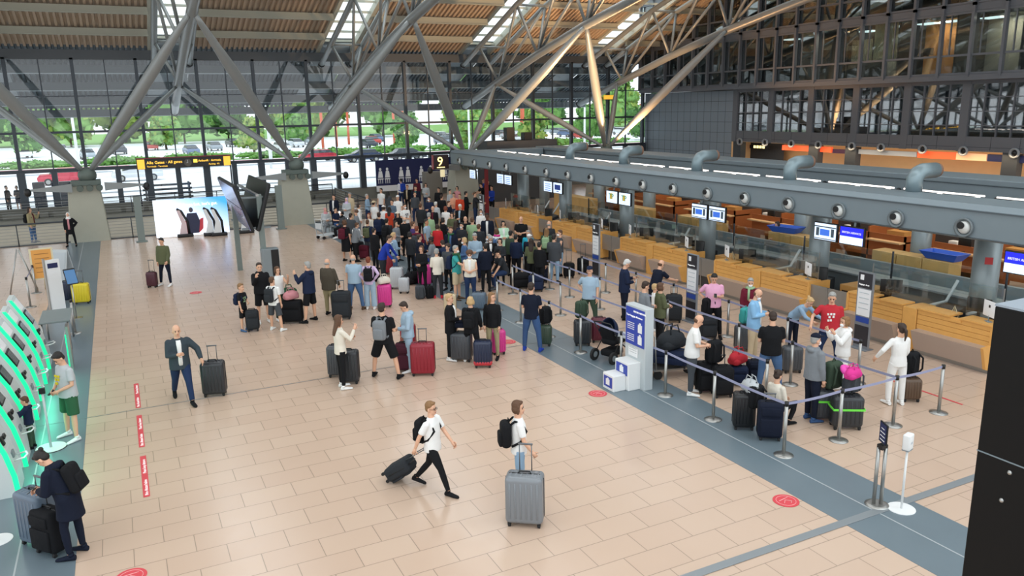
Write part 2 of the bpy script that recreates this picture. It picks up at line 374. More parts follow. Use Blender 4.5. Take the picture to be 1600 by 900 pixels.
# upper office floors, projecting, with vertical fins
OX = 38.3
for lv, (z0, z1, z2) in enumerate(((7.25, 8.15, 10.15), (10.6, 11.5, 13.5), (13.95, 14.8, 17.0))):
    for i in range(17):
        a = 53.3-i*3.24
        fr = MB()
        for h in (0, 1.62): fr.bb(OX-.22, OX, a-h-.07, a-h+.07, z0-.15, z2+.45)
        fr.bb(OX-.1, OX+.05, a-3.24, a, z1-.05, z1+.05); fr.bb(OX-.1, OX+.08, a-3.24, a, z0-.04, z0+.06); fr.bb(OX-.1, OX+.08, a-3.24, a, z2-.05, z2+.05)
        for h in (0, 1.62): fr.bb(OX-.0, OX+.06, a-h-.42, a-h-.36, z1, z2)
        o = struct(fr.build('window_%d' % wn, FRAME)); wn += 1
        g = MB(); g.bb(OX+.01, OX+.03, a-3.24, a, z0, z2); g.build('pane', OGLASS, o)
    m = MB(); m.bb(OX-.08, OX+.4, -2, 53.3, z2+.06, z2+.4); m.bb(OX, OX+7, -2, 53.3, z0-.3, z0-.02); 
    if lv == 0: m.bb(OX-.16, OX+.6, -2, 53.3, 6.93, 7.2)
    struct(m.build('trim_%d' % (10+lv), FRAME))
# rooms behind the office glass
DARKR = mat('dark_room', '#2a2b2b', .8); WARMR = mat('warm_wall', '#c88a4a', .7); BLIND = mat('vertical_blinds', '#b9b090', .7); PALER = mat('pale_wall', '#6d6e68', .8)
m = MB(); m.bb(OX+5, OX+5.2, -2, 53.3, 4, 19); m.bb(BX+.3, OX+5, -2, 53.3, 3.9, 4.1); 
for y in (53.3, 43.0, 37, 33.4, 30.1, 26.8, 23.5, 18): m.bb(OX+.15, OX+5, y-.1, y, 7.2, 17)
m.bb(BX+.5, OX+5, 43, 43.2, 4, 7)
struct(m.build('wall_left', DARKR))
for (y0, y1, mt, xx) in ((30.0, 26.9, WARMR, 2.2), (26.7, 23.6, PALER, 2.5), (33.3, 30.2, PALER, 3), (36.8, 33.5, PALER, 4)):
    m = MB(); m.bb(OX+xx, OX+xx+.1, y1, y0, 7.3, 10.2); struct(m.build('wall_office', mt))
m = MB()
for i in range(15): m.bb(OX+.35, OX+.37, 31.7-i*.1, 31.78-i*.1, 8.15, 10.15)
for i in range(14): m.bb(OX+.35, OX+.37, 33.2-i*.1, 33.26-i*.1, 8.15, 9.4)
tag(m.build('vertical_blinds', BLIND), 'pale vertical blinds hanging in the lit office windows', 'blinds')
LAMP = mat('office_lamp', '#dff0f0', .4, emit=1.3)
for i, (y, x, z) in enumerate(((32.9, 1.2, 9.9), (31.1, 1.3, 10.0), (29.1, 1.2, 9.95), (28.2, 1.8, 10.0), (25.6, 1.2, 9.9), (39, 1.5, 9.95), (35.2, 1.5, 13.2), (30, 1.5, 13.2), (45.5, 1.5, 13.3))):
    a = MB(); a.bb(-.35, .35, -.5, .5, -.03, .03); a.build('diffuser', LAMP, empty('ceiling_light', (OX+x, y, z), 0, 'square white ceiling lamp behind the %s office window' % ['pale', 'blind covered', 'warm orange', 'warm orange, second one,', 'nearest greenish', 'dark far', 'upper floor middle', 'upper floor near', 'upper floor far'][i], 'ceiling light', None))
for y in (28.4, 31.6, 25.2, 34.4): area('office_light', (OX+1.6, y, 10.0), .6, .8, 110, (1, .82, .6))
# office desk things on the sill
for y, lab in ((29.3, 'black monitor on the sill of the warm lit office window, left one'), (28.5, 'black monitor on the sill of the warm lit office window, right one')):
    t = empty('monitor', (OX+.5, y, 8.15), 0, lab, 'monitor'); a = MB(); a.bb(-.02, .02, -.28, .28, .12, .5); a.build('screen', BLACK, t); a = MB(); a.bb(-.1, .1, -.1, .1, 0, .02); a.bb(-.02, .02, -.03, .03, 0, .2); a.build('stand', BLACK, t)
# ---- shop fronts under the building
m = MB(); m.bb(BX+2.4, BX+2.6, 4, 43, 0, 3.45); m.bb(BX, BX+2.5, 4, 43, 3.4, 3.5); m.bb(BX, BX+2.6, 43.0, 43.2, 0, 3.5); struct(m.build('wall_shop', mat('shop_wall_warm', '#e2bb88', .6, var=.05)))
m = MB()
for y in (43.0, 36.2, 33.4, 24.0, 15): m.bb(BX-.02, BX+.45, y-.75, y, 0, 3.42)
m.bb(BX, BX+2.4, 39.9, 43, 0, .1); m.bb(BX+1.6, BX+1.7, 39.9, 43.0, 0, 3.4)
struct(m.build('wall_piers', mat('shop_pier', '#3a3f45', .5)))
def fascia(y0, y1, z0, z1, cols, label, txts):
    t = empty('shop_sign', (BX+.25, (y0+y1)/2, z0), 0, label, 'sign')
    n = len(cols); L = y0-y1
    for i, (c, fr0, fr1) in enumerate(cols):
        a = MB(); a.bb(-.08, .08, (y0-L*fr1)-(y0+y1)/2, (y0-L*fr0)-(y0+y1)/2, 0, z1-z0); a.build('sign_panel', c, t)
    for s, fr, sz, mt in txts: text(s, sz, mt, t, (-.1, (y0-L*fr)-(y0+y1)/2, .13), (pi/2, 0, -pi/2))
ORS = mat('orange_sign', '#e8552e', .4, emit=.7); PES = mat('peach_sign', '#e6b48c', .4, emit=.35); DPS = mat('purple_sign', '#3a1c3c', .4); DBS = mat('navy_sign', '#1c2450', .4); LGS = mat('grey_sign', '#8f98a3', .5)
WTXT = mat('white_letters', '#f2f2f2', .5, emit=.25)
fascia(38.6, 34.6, 2.98, 3.3, [(ORS, 0, 1)], 'long lit orange sign above a shop front, far one', [])
fascia(34.5, 32.8, 2.95, 3.2, [(DPS, 0, 1)], 'dark purple shop sign beside the far orange one', [])
fascia(32.6, 28.8, 2.98, 3.25, [(LGS, 0, 1)], 'light grey blank shop sign above warm shop', [])
fascia(28.75, 24.9, 2.95, 3.3, [(ORS, 0, .58), (PES, .58, 1)], 'orange and peach lit shop sign, near one', [])
fascia(24.85, 21.9, 2.95, 3.3, [(DBS, 0, 1)], 'navy shop sign with small white lettering', [])
fascia(20.2, 14, 2.95, 3.25, [(LGS, 0, 1)], 'light grey blank shop sign at the right edge of the picture', [])
for i, y in enumerate((42.3, 39.9, 37.6, 35.4, 32.9, 30.9, 28.3, 26.0, 23.4, 20.7)):
    t = empty('air_nozzle', (BX-.02, y, 3.42), 0, None, None)
    tag(t, 'round air nozzle in the dark band over the shops, %s from the far end' % ['first', 'second', 'third', 'fourth', 'fifth', 'sixth', 'seventh', 'eighth', 'ninth', 'tenth'][i], 'air nozzle', 'air nozzles above the shops')
    a = MB(); R = [[Vector((-.12*q, r_*cos(2*pi*j/18), r_*sin(2*pi*j/18))) for j in range(18)] for q, r_ in ((0, .24), (1, .25), (1, .17), (0, .15))]; a.rings(R, 0, True, False); a.build('ring', mat('nozzle_ring', '#8d9296', .4), t)
    a = MB(); a.ell((-.02, 0, 0), (.08, .14, .14)); a.build('nozzle_ball', BLACK, t)
a = MB(); a.bb(-.05, .05, -.9, .9, -.12, .12); e = empty('lit_sign', (BX+.9, 41.4, 3.05), 0, 'small lit yellow and white sign in the dark far shop entrance', 'sign'); a.build('sign_panel', BLACK, e)
for j in range(4): a = MB(); a.bb(-.07, -.05, .3-j*.28, .5-j*.28, -.09, .09); a.build('lit_field', mat('lit_yellow', '#ffe9a0', .4, emit=1.6), e)

# ================================================================== OUTSIDE
ROAD = mat('road_asphalt', '#e6e8ea', .8, var=.04, vscale=.3); GRASS = mat('grass', '#6f9a45', .9, var=.2, vscale=.8)
m = MB(); m.bb(-140, 260, 53.6, 300, -.3, -.02); struct(m.build('ground', ROAD))
m = MB(); m.bb(-60, 90, 96, 96.3, -.02, .14); m.bb(-60, 90, 104, 104.2, -.02, .12); m.bb(-60, 90, 70, 70.15, -.02, .1); m.bb(-60, 90, 88.5, 88.65, -.02, .01)
struct(m.build('trim_20', mat('kerb', '#b9bcc0', .8)))
m = MB(); m.bb(-60, 90, 101, 101.4, -.02, .35); struct(m.build('trim_21', mat('red_kerb_rail', '#c86a72', .7)))
m = MB(); m.bb(-90, 150, 109, 111.5, -.02, .02); m.bb(-90, 240, 188, 290, -.02, .03); struct(m.build('ground_grass', GRASS))
LEAF = [mat('leaf_green_%d' % i, c, .7, var=.35, vscale=6, bump=.6, bscale=9) for i, c in enumerate(('#5f8f3a', '#4a7a35', '#7aa653', '#8ea34a'))]
def blob_mesh(name, mats, seed, nb=14, R=(2.2, 2.2, 2.0), leafs=260, lsz=.32, flat=False):
    rnd = random.Random(seed); m = MB()
    for i in range(nb):
        a = rnd.uniform(0, 6.28); q = rnd.uniform(0, .75); z = rnd.uniform(-.7, .8)
        m.ell((R[0]*q*cos(a), R[1]*q*sin(a), R[2]*z*(1 if not flat else .5)), [r*rnd.uniform(.28, .5) for r in R], Matrix.Rotation(a, 3, 'Z'), 9, 6)
    vs = [Vector(v) for v in m.v]; n = len(vs)
    for i in range(leafs):
        p = vs[rnd.randrange(n)]; d = Vector((rnd.gauss(0, 1), rnd.gauss(0, 1), rnd.gauss(0, 1))).normalized(); t = d.orthogonal().normalized()
        c = p+d*rnd.uniform(0, lsz); u = t*lsz*rnd.uniform(.4, 1); v = d.cross(t)*lsz*rnd.uniform(.4, 1); m.add([c-u, c+v, c+u, c-v], [(0, 1, 2, 3)], rnd.randrange(len(mats)))
    me = m.mesh(name)
    for x in mats: me.materials.append(x)
    return me
crowns = [blob_mesh('crown', [LEAF[i % 4], LEAF[(i+1) % 4]], i, 22, (2.6, 2.6, 2.4), 1500, .42) for i in range(4)]
def tree(x, y, h, k, label):
    t = empty('tree', (x, y, 0), k*1.3, label, 'tree', 'trees beyond the car park')
    a = MB(); a.path([(0, 0, 0), (.1, 0, h*.35), (0, .1, h*.7)], [.2, .15, .08], 8); a.build('trunk', mat('bark', '#5b4a3a', .9), t)
    o = bpy.data.objects.new('crown', crowns[k % 4]); COL.objects.link(o); o.parent = t; o.location = (0, 0, h*.56); s = h/5.6; o.scale = (s, s, s)
rnd = random.Random(3)
for i in range(32):
    tree(-70+i*10.4+rnd.uniform(-.5, .5), 176+(i % 2)*14+rnd.uniform(0, 3), rnd.uniform(11, 15), i, 'leafy green tree in the far row beyond the car park, %s from the left' % ORD[i])
for i, (x, y, h) in enumerate(sorted(((19, 126, 5), (30, 148, 5), (40, 116, 5), (51, 116, 5.5), (62, 116, 5.5), (73, 116, 6), (84, 116, 6), (95, 117, 7), (107, 117, 7), (-12, 140, 6), (8, 150, 6)), key=lambda q: q[0]/q[1])):
    o = tree(x, y, h, i+1, 'leafy green tree in the car park, nearer than the far row, %s from the left' % ORD[i])
hedge = blob_mesh('hedge', [LEAF[0], LEAF[2]], 11, 26, (4.4, .8, .75), 1100, .22, True)
for i in range(13):
    o = bpy.data.objects.new('hedge', hedge); COL.objects.link(o); o.location = (-36+i*9.0, 110, .4); o.scale = (1, 1, .8+.3*(i % 3)/2)
    tag(o, 'clipped green hedge between road and car park, %s from the left' % ORD[i], 'hedge', 'hedges along the car park')
# cars
def car_meshes():
    b = MB(); prof = [(-2.15, .35), (-2.15, .75), (-2.0, .95), (-1.1, 1.0), (-.6, 1.1), (1.3, 1.1), (2.0, 1.02), (2.2, .85), (2.2, .35)]
    b.prism(prof, 'y', -.85, .85); b.rbox((0, 0, .6), (4.4, 1.78, .5), .2, 3)
    c = MB(); R = []
    for z, x0, x1, wy in ((1.05, -1.25, 1.75, .8), (1.42, -.55, 1.35, .66)): R.append([Vector((x, y, z)) for x, y in ((x0, -wy), (x1, -wy), (x1, wy), (x0, wy))])
    c.rings(R, 0, False); r = MB(); r.rbox((.4, 0, 1.44), (1.95, 1.32, .07), .03, 2)
    w = MB(); w.path([(0, -.1, 0), (0, .1, 0)], .32, 16); w.path([(0, -.11, 0), (0, .11, 0)], .19, 12, 1)
    return b, c, r, w
CB = car_meshes(); CARG = mat('car_glass', '#2a3238', .15)
cme = [CB[0].mesh('car_body'), CB[1].mesh('windows'), CB[2].mesh('roof'), CB[3].mesh('wheel')]
cme[1].materials.append(CARG); cme[3].materials.append(RUBBER); cme[3].materials.append(STEEL); cme[0].materials.append(None); cme[2].materials.append(None)
def car(x, y, rz, col, label, group=None):
    pm = mat('car_paint_'+col, col, .25, .2); t = empty('car', (x, y, -.02), rz, label, 'car', group)
    for i, nm in ((0, 'car_body'), (1, 'windows'), (2, 'roof')):
        o = bpy.data.objects.new(nm, cme[i]); COL.objects.link(o); o.parent = t
        if i != 1: o.material_slots[0].link = 'OBJECT'; o.material_slots[0].material = pm
    for sx in (-1.35, 1.35):
        for sy in (-.8, .8): o = bpy.data.objects.new('wheel', cme[3]); COL.objects.link(o); o.parent = t; o.location = (sx, sy, .32)
car(-4.3, 82, 0, '#c2374c', 'red car parked outside at the far left')
car(1.6, 82, 0, '#d8dadd', 'white car outside, between the far left column and the gates sign'); car(26.5, 93, 0, '#2d3a55', 'dark blue van-like car outside, right of the gates sign')
car(31.8, 92, pi, '#3b3f45', 'dark grey car outside behind the second column'); car(22.0, 97, 0, '#b02a3a', 'small red car outside, right of the gates sign')
cols = ['#c9ccd0', '#8a929b', '#3b414a', '#dfe1e2', '#5a6d8c', '#a7b0b6', '#20242b', '#b4453c']
for i in range(35):
    row = i % 3; car(-44+i*4.5+rnd.uniform(-.4, .4), 127+row*12+rnd.uniform(-1, 1), pi/2+.1, cols[(i*5) % 8], '%s car parked in the %s row beyond the hedge, %s from the left overall' % (dict(zip(cols, 'silver steel-grey charcoal white blue-grey pale-grey black red'.split()))[cols[(i*5) % 8]], ['front', 'middle', 'back'][row], ORD[i]), 'parked cars beyond the hedge')
# posts
for i, (x, y, h, c) in enumerate([(x, 128+7*(i % 3), 6.2, '#c8603e') for i, x in enumerate((30, 34, 38, 42, 46, 62, 66, 70, 88, 92))]):
    a = MB(); a.path([(0, 0, 0), (0, 0, h)], .22, 8); a.path([(0, 0, h*.55), (0, 0, h*.6)], .34, 8)
    tag(a.build('sign_post', mat('orange_post', c, .6), None, (x, y, 0)), 'tall orange red post in the car park, %s from the left' % ORD[i], 'post', 'orange posts in the car park')
for i, (x, y) in enumerate(((-3.5, 92), (15.2, 90), (17, 100), (40, 92), (57, 92))):
    t = empty('lamp_post', (x, y, 0), 0, 'tall white lamp post outside the facade, %s listed from the left' % ORD[i], 'lamp post', 'white lamp posts outside')
    a = MB(); a.path([(0, 0, 0), (0, 0, 12)], [.16, .09], 8); a.build('pole', WHITE, t); a = MB(); a.bb(-.6, .6, -.15, .15, 11.9, 12.1); a.build('lamp_head', GREY, t)
# dark planters / bins / barrier seen through the doors
for i, (px, py, hh, w, lab) in enumerate(((66, 327, 1.8, .7, 'tall dark panel outside the doors, left of the column'), (101, 326, 1.8, 1.1, 'wide dark panel outside, beside the far left column'))):
    p = G(px, py); a = MB(); a.rbox((0, 0, hh/2), (w, .5, hh), .04, 2); tag(a.build('advertising_panel', mat('dark_blue_grey', '#39424f', .5), None, p), lab, 'panel')
p = G(265, 316); t = empty('bicycle_rack', p, 0, 'dark rack of slats standing outside behind the illuminated poster', 'rack')
for k in range(4): a = MB(); a.bb(-1.6, 1.6, -.03+k*.25, .03+k*.25, .25+k*.28, .4+k*.28); a.build('slat', DSTEEL, t)
for s in (-1.4, 1.4): a = MB(); a.bb(s-.05, s+.05, -.05, .85, 0, 1.35); a.build('rack_post', DSTEEL, t)

# ================================================================== OVERHEAD ISLAND CANOPY
def nozzle(parent, x, y, z, r=.2):
    a = MB(); R = [[Vector((x-.06*q, y+rr*cos(2*pi*j/20), z+rr*sin(2*pi*j/20))) for j in range(20)] for q, rr in ((0, r*1.15), (1, r*1.2), (1, r), (0, r*.85))]
    a.rings(R, 0, True, False); n = a.build('air_nozzle', mat('nozzle_rim', '#6b7478', .4), parent)
    a = MB(); a.ell((x+.01, y, z), (.12, r*.82, r*.82), n=16, k=10); b = a.build('nozzle_ball', mat('nozzle_white', '#c8cbc9', .35), n)
    a = MB(); a.path([(x-.14, y+.02, z+.05), (x-.1, y+.02, z+.05)], r*.42, 14); a.build('outlet', BLACK, n)
t = empty('overhead_duct_beam', (16.9, 20, 2.95), 0, 'long grey overhead beam with round air nozzles above the front check-in counters', 'duct beam')
a = MB(); o = Vector((16.9, 20, 2.95))
def prof_beam(mb, x0, x1, y0, y1, z0, z1):
    mb.prism([(x0+.12-16.9, z0-2.95), (x0-16.9, z0+.05-2.95), (x0-16.9, z1-.12-2.95), (x0+.1-16.9, z1-2.95), (x1-.1-16.9, z1-2.95), (x1-16.9, z1-.12-2.95), (x1-16.9, z0+.05-2.95), (x1-.12-16.9, z0-2.95)], 'y', y0-20, y1-20)
prof_beam(a, 16.9, 18.3, 3, 41.6, 2.95, 3.75)
a.bb(-.025, 0, -17, 21.6, .64, .67, 1); a.bb(-.012, 0, -17, 21.6, .05, .07, 1)
a.build('duct_casing', [BEAMG, mat('beam_seam', '#4a5359', .5)], t)
y = 7.6
ny = [40.2, 38.2, 36.3, 34.4, 32.4, 30.4, 28.55, 26.72, 24.95, 23.25, 21.5, 19.75, 18.05, 16.3, 14.55, 12.82, 11.08, 9.35]
for y in ny: nozzle(t, -.01, y-20, .27, .185)
t2 = empty('rear_duct_beam', (22.4, 20, 2.9), 0, 'second long grey overhead beam behind the front one, with paired small spotlights', 'duct beam')
a = MB(); a.bb(0, 1.5, -17, 21.6, 0, .68); a.bb(-.06, 1.56, -17, 21.6, .68, .86); a.build('duct_casing', BEAMG, t2, bevel=.03)
for i, y in enumerate((33.5, 30.2, 26.9, 23.5, 20.1, 16.8, 13.6, 10.4)):
    for d in (-.16, .16): a = MB(); a.ell((-.1, y-20+d, .3), (.1, .09, .1)); a.build('spotlight', BLACK, t2)
a = MB(); a.bb(18.32, 22.3, 40.5, 41.6, 2.95, 3.7); tag(a.build('duct_cross_piece', BEAMG, bevel=.04), 'grey cross piece joining the two overhead beams at their far end', 'duct beam')
for i, y in enumerate((30.6, 26.4, 21.9, 17.6, 13.4)):
    t = empty('air_duct_elbow', (18.2, y, 3.7), 0, ['grey duct elbow between the overhead beams, farthest one', 'second farthest grey duct elbow between the overhead beams', 'middle grey duct elbow between the overhead beams', 'second nearest grey duct elbow between the overhead beams', 'nearest grey duct elbow between the overhead beams'][i], 'duct', 'duct elbows between the overhead beams')
    a = MB(); a.path([(0, 0, 0), (0, 0, .38), (.1, 0, .5), (.25, 0, .55), (.75, 0, .55)], [.2, .2, .2, .2, .2], 18); a.build('elbow_tube', mat('duct_blue_grey', '#7f9096', .35, .3), t)
    a = MB(); a.path([(.7, 0, .55), (.85, 0, .55)], .18, 18); a.build('tube_end', mat('duct_inner', '#8a6a58', .6), t)
TUBE = mat('light_tube', '#fff4ea', .4, emit=1.5)
for i in range(14):
    y = 39-i*2.5; a = MB(); a.path([(18.62, y, 3.74), (18.62, y-2.2, 3.74)], .022, 8); a.bb(18.28, 18.62, y-1.1, y-1.06, 3.68, 3.72); a.bb(18.28, 18.62, y-2.1, y-2.06, 3.68, 3.72); tag(a.build('light_tube', TUBE), 'thin glowing white tube on the front overhead beam, %s from the far end' % ORD[i], 'light tube', 'glowing tubes along the front overhead beam')
# round columns
colm = mat('column_paint', '#8b979b', .35, .2)
cl = ['nearest', 'second', 'third', 'fourth', 'fifth', 'sixth', 'seventh']
for i, y in enumerate((11.55, 16.65, 21.7, 26.7, 31.7, 36.0)):
    a = MB(); a.path([(0, 0, 0), (0, 0, 3.0)], .3, 28); o = tag(a.build('round_column', colm, None, (18.6, y, 0)), 'grey round column behind the front counters, %s from the camera' % cl[i], 'column')
    if i == 0:
        b = MB(); b.box((-.235, -.2, 2.25), (.012, .17, .17), 0, rad(40)); n = b.build('hydrant_sign', mat('hydrant_red', '#b03034', .5), o); text('/', .14, WTXT, n, (-.252, -.17, 2.2), (pi/2, 0, rad(-50)))
for i, y in enumerate((11.5, 16.2, 21.1, 26.0, 30.6, 35.0, 41.0)):
    a = MB(); a.path([(0, 0, 0), (0, 0, 3.0)], .3, 24); tag(a.build('rear_round_column', colm, None, (22.6, y, 0)), 'grey round column of the rear row, %s from the camera' % cl[i], 'column')
# the "9" row sign
t = empty('row_sign', (16.3, 41.4, 2.75), 0, 'black hanging sign with a glowing 9 at the far end of the overhead beam', 'sign')
a = MB(); a.bb(-.55, .35, -.12, .12, 0, .78); a.build('sign_box', mat('sign_dark', '#2a1a1a', .4), t)
a = MB(); a.bb(-.58, -.55, -.13, .13, 0, .78); a.build('red_edge', mat('sign_red_edge', '#8a2a2e', .4), t)
YEL = mat('lit_letters', '#ffe28a', .4, emit=2.2)
text('9', .72, YEL, t, (-.35, -.14, .18), (pi/2, 0, 0)); a = MB(); a.bb(-.36, .1, -.14, -.125, .07, .11); a.build('lit_bar', YEL, t)
a = MB(); a.bb(-.1, .1, -.1, .1, -.45, -.05); a.build('lower_box', mat('sign_lower', '#d8c9a0', .4, emit=.6), t)

# ================================================================== CHECK-IN COUNTERS
def front_counter(y0, y1, side, label):         # y0 near end, y1 far end; side = end carrying the deep wooden cheek
    t = empty('check_in_counter', (16.95, y0, 0), 0, label, 'check-in counter', 'front row check-in counters'); L = y1-y0
    a = MB()
    for k in range(4): a.bb(0, .05, 0, L, .62+k*.12, .73+k*.12)
    a.bb(.02, .1, 0, L, .6, 1.09); a.build('slatted_front', OAK, t)
    a = MB(); a.prism([(0, .1), (.12, .1), (.12, 1.1), (0, 1.1)], 'y', 0, 0) if False else None
    a = MB(); a.bb(.1, .8, 0, L, .7, .76); a.bb(-.03, .45, 0, L*.42, 1.09, 1.13); a.bb(-.03, .45, L*.55, L, 1.09, 1.13); a.bb(-.02, .2, L*.4, L*.57, 1.0, 1.06); a.build('worktop', OAK, t)
    a = MB(); a.prism([(-.28, .62), (.05, .62), (.05, .12), (-.1, .12)], 'y', .05, L-.05); a.build('baggage_shelf_front', mat('warm_steel', '#b3a398', .4, .25, bump=.05, bscale=60), t)
    a = MB(); a.prism([(0, .08), (-.13, .12), (-.3, .64), (-.02, .66), (-.02, 1.09), (.8, 1.09), (.8, .08)], 'y', (-.02 if side < 0 else L-.03), (.05 if side < 0 else L+.04)); a.build('wooden_cheek', OAK, t)
    a = MB(); a.bb(0, .1, 0, L, 0, .14); a.build('plinth', STEEL, t)
    return t
ends = [(10.2, 'nearest'), (15.44, 'second'), (20.8, 'third'), (26.1, 'fourth'), (31.5, 'fifth')]
ordn = ['nearest', 'second', 'third', 'fourth', 'fifth', 'sixth', 'seventh', 'eighth', 'ninth', 'tenth']
n = 0
for i, (y, nm) in enumerate(ends):
    front_counter(y, y+1.85, -1, 'oak fronted check-in counter, %s of its row from the camera' % ordn[n]); n += 1
    a = MB(); a.bb(0, .7, 0, .38, .1, 1.09); a.bb(.01, .1, 0, .38, 0, .1); b = tag(a.build('wooden_cabinet', OAK, None, (16.93, y+1.87, 0), bevel=.008), 'plain narrow oak cabinet between two counters, %s pair from the camera' % nm, 'cabinet', 'narrow cabinets between counters')
    front_counter(y+2.27, y+3.9, 1, 'oak fronted check-in counter, %s of its row from the camera' % ordn[n]); n += 1
    a = MB(); a.bb(0, .05, 0, 1.3, .45, 1.05); a.build('top_panel', mat('gap_panel', '#9a9690', .35, .6), (t := empty('gap_panel', (17.0, y+4.0, 0), 0, 'grey steel panel closing the gap between counters, %s from the camera' % nm, 'panel', 'steel panels between counters')))
    a = MB(); a.bb(.3, .34, 0, 1.3, 0, .5); a.build('lower_panel', mat('gap_dark', '#4c4d50', .4, .3), t); a = MB(); a.bb(-.01, .06, .62, .66, .1, 1.05); a.build('joint_post', STEEL, t)
    # low gate
    # things on and behind the counters
    for k, yy in enumerate((y+.75, y+3.1)):
        q = ordn[2*i+k]
        s = empty('monitor', (17.55, yy, .76), rad(-75+k*25), 'black computer monitor at the %s counter from the camera' % q, 'monitor', 'monitors at the front counters')
        b = MB(); b.rbox((0, 0, .6), (.52, .04, .33), .01, 2); b.build('screen', BLACK, s); b = MB(); b.bb(-.03, .03, 0, .05, 0, .55); b.rbox((0, .02, .012), (.24, .18, .02), .008, 1); b.build('stand', BLACK, s)
        s = empty('card_stand', (17.15, yy-.5+k*1.0, 1.13), rad(-115), 'white rounded card on a stand on the %s counter from the camera' % q, 'sign', 'white cards on the front counters')
        b = MB(); b.rbox((0, 0, .3), (.44, .015, .36), .06, 3); b.build('card', PAPER, s); b = MB(); b.bb(-.03, .03, -.012, -.008, .33, .39); b.build('dark_mark', BLACK, s); b = MB(); b.path([(0, 0, 0), (0, 0, .16)], .01, 6); b.rbox((0, 0, .008), (.16, .1, .015), .005, 1); b.build('foot', GREY, s)
        s = empty('wire_stand', (17.3, yy+.42, 1.13 if k else 1.0), 0, 'small pale A-shaped wire stand on the %s counter from the camera' % q, 'stand', 'wire stands on the counters')
        for d in (-.07, .07): b = MB(); b.path([(0, d*1.6, 0), (0, 0, .28), (0.1, d, 0)], .008, 5); b.build('wire_leg', mat('cream_wire', '#d8cfae', .5), s)
        s = empty('office_chair', (17.97, yy-.25+.45*k, 0), rad(120-50*k), 'black office chair behind the %s counter from the camera' % q, 'chair', 'office chairs behind the front counters')
        b = MB(); b.rbox((0, 0, .5), (.48, .48, .09), .04, 3); b.build('seat', BLACK, s); b = MB(); b.rbox((0, .24, 1.05), (.44, .07, .7), .06, 3, M=Matrix.Rotation(.12, 3, 'X')); b.build('backrest', BLACK, s)
        b = MB(); b.path([(0, 0, .06), (0, 0, .48)], .03, 8); b.build('column', CHROME, s)
        for j in range(5): b = MB(); b.path([(0, 0, .1), (.28*cos(j*1.257), .28*sin(j*1.257), .06)], .02, 6); b.ell((.28*cos(j*1.257), .28*sin(j*1.257), .03), (.03, .03, .03)); b.build('leg', BLACK, s)
    # wood cabinet between staff places and two conveyor feeds
    b = MB(); b.bb(0, .75, 0, 1.0, .08, 1.0); b.bb(.05, .7, .05, .95, 0, .08); c_ = tag(b.build('staff_cabinet', OAKD, None, (17.9, y+4.0, 0), bevel=.01), 'light brown staff cabinet with open shelf behind the gap, %s from the camera' % nm, 'cabinet', 'staff cabinets behind the front counters')
    b = MB(); b.bb(-.01, .0, .08, .92, .3, .85); b.build('dark_shelf_sheet', mat('dark_cabinet_brown', '#3e2b1c', .7), c_)  # flat dark sheet on the face, painted shade of an open shelf
    for k, yy in enumerate((y+1.55, y+2.55)):
        s = empty('baggage_conveyor', (17.86, yy, 0), 0, '%s white railed baggage conveyor feed behind the counters, from the camera' % ordn[2*i+k], 'conveyor', 'baggage conveyor feeds')
        b = MB(); b.prism([(0, .25), (1.55, .75), (1.55, 0), (0, 0)], 'y', -.3, .3); b.build('belt_bed', mat('conveyor_dark', '#30353a', .5), s)
        b = MB(); b.path([(-.02, -.36, 1.0), (.62, -.36, 1.02), (1.0, -.36, 1.52)], .04, 8); b.build('side_rail', mat('rail_white', '#c8cfd2', .4), s)
# staff side screens hanging under the beam
def pair_screen(y, both, content, label):
    for k in range(2 if both else 1):
        yy = y-.86*k
        t = empty('display_screen', (16.95, yy, 2.6), 0, label[k], 'screen')
        a = MB(); a.rbox((0, 0, 0), (.07, .78, .5), .015, 2); a.build('housing', BLACK, t)
        c = content[k]; a = MB(); a.bb(-.045, -.038, -.36, .36, -.22, .22)
        a.build('screen_face', SBLUE if c == 'BA' else SCREEN, t)
        if c == 'BA':
            a = MB(); a.bb(-.05, -.044, -.36, .36, -.22, -.02); a.build('white_half', SCREEN, t)
            text('BRITISH AIRWAYS', .075, WTXT, t, (-.05, .3, .06), (pi/2, 0, -pi/2))
        elif c == 'TP':
            text('TP', .3, mat('tp_green', '#2f8a6a', .4, emit=.3), t, (-.05, .2, -.08), (pi/2, 0, -pi/2)); a = MB(); a.bb(-.05, -.044, -.05, .1, -.08, .14); a.build('yellow_patch', mat('tp_yellow', '#d9b23a', .4, emit=.3), t)
        elif c == 'IC':
            a = MB(); a.bb(-.05, -.044, -.15, .17, -.1, .07); a.build('blue_chart', mat('chart_blue', '#3d6fd6', .4, emit=.4), t)
            a = MB(); a.bb(-.05, -.044, .2, .3, -.12, .1); a.bb(-.05, -.044, -.3, -.2, -.12, .1); a.build('small_icons', mat('chart_grey', '#4a5a66', .4), t)
            a = MB(); a.bb(-.052, -.046, -.36, .36, .12, .15); a.bb(-.052, -.046, -.36, .36, -.2, -.18); a.build('text_lines', mat('chart_grey', '#4a5a66', .4), t)
        elif c == 'BX':
            a = MB(); a.bb(-.05, -.044, -.24, .24, -.08, .14); a.build('blue_field', DKBLUE, t); a = MB(); a.bb(-.05, -.044, -.1, .1, -.16, -.13); a.build('text_line', DKBLUE, t)
        else:
            a = MB()
            for q in range(4): a.bb(-.05, -.044, -.25, .25, .1-q*.09, .125-q*.09)
            a.build('text_lines', mat('chart_blue', '#3d6fd6', .4, emit=.4), t)
        a = MB(); a.path([(.05, 0, .2), (.1, 0, .45)], .03, 8); a.build('hanger', GREY, t)
pair_screen(9.75, False, ['BA'], ['blue screen at the right edge of the picture'])
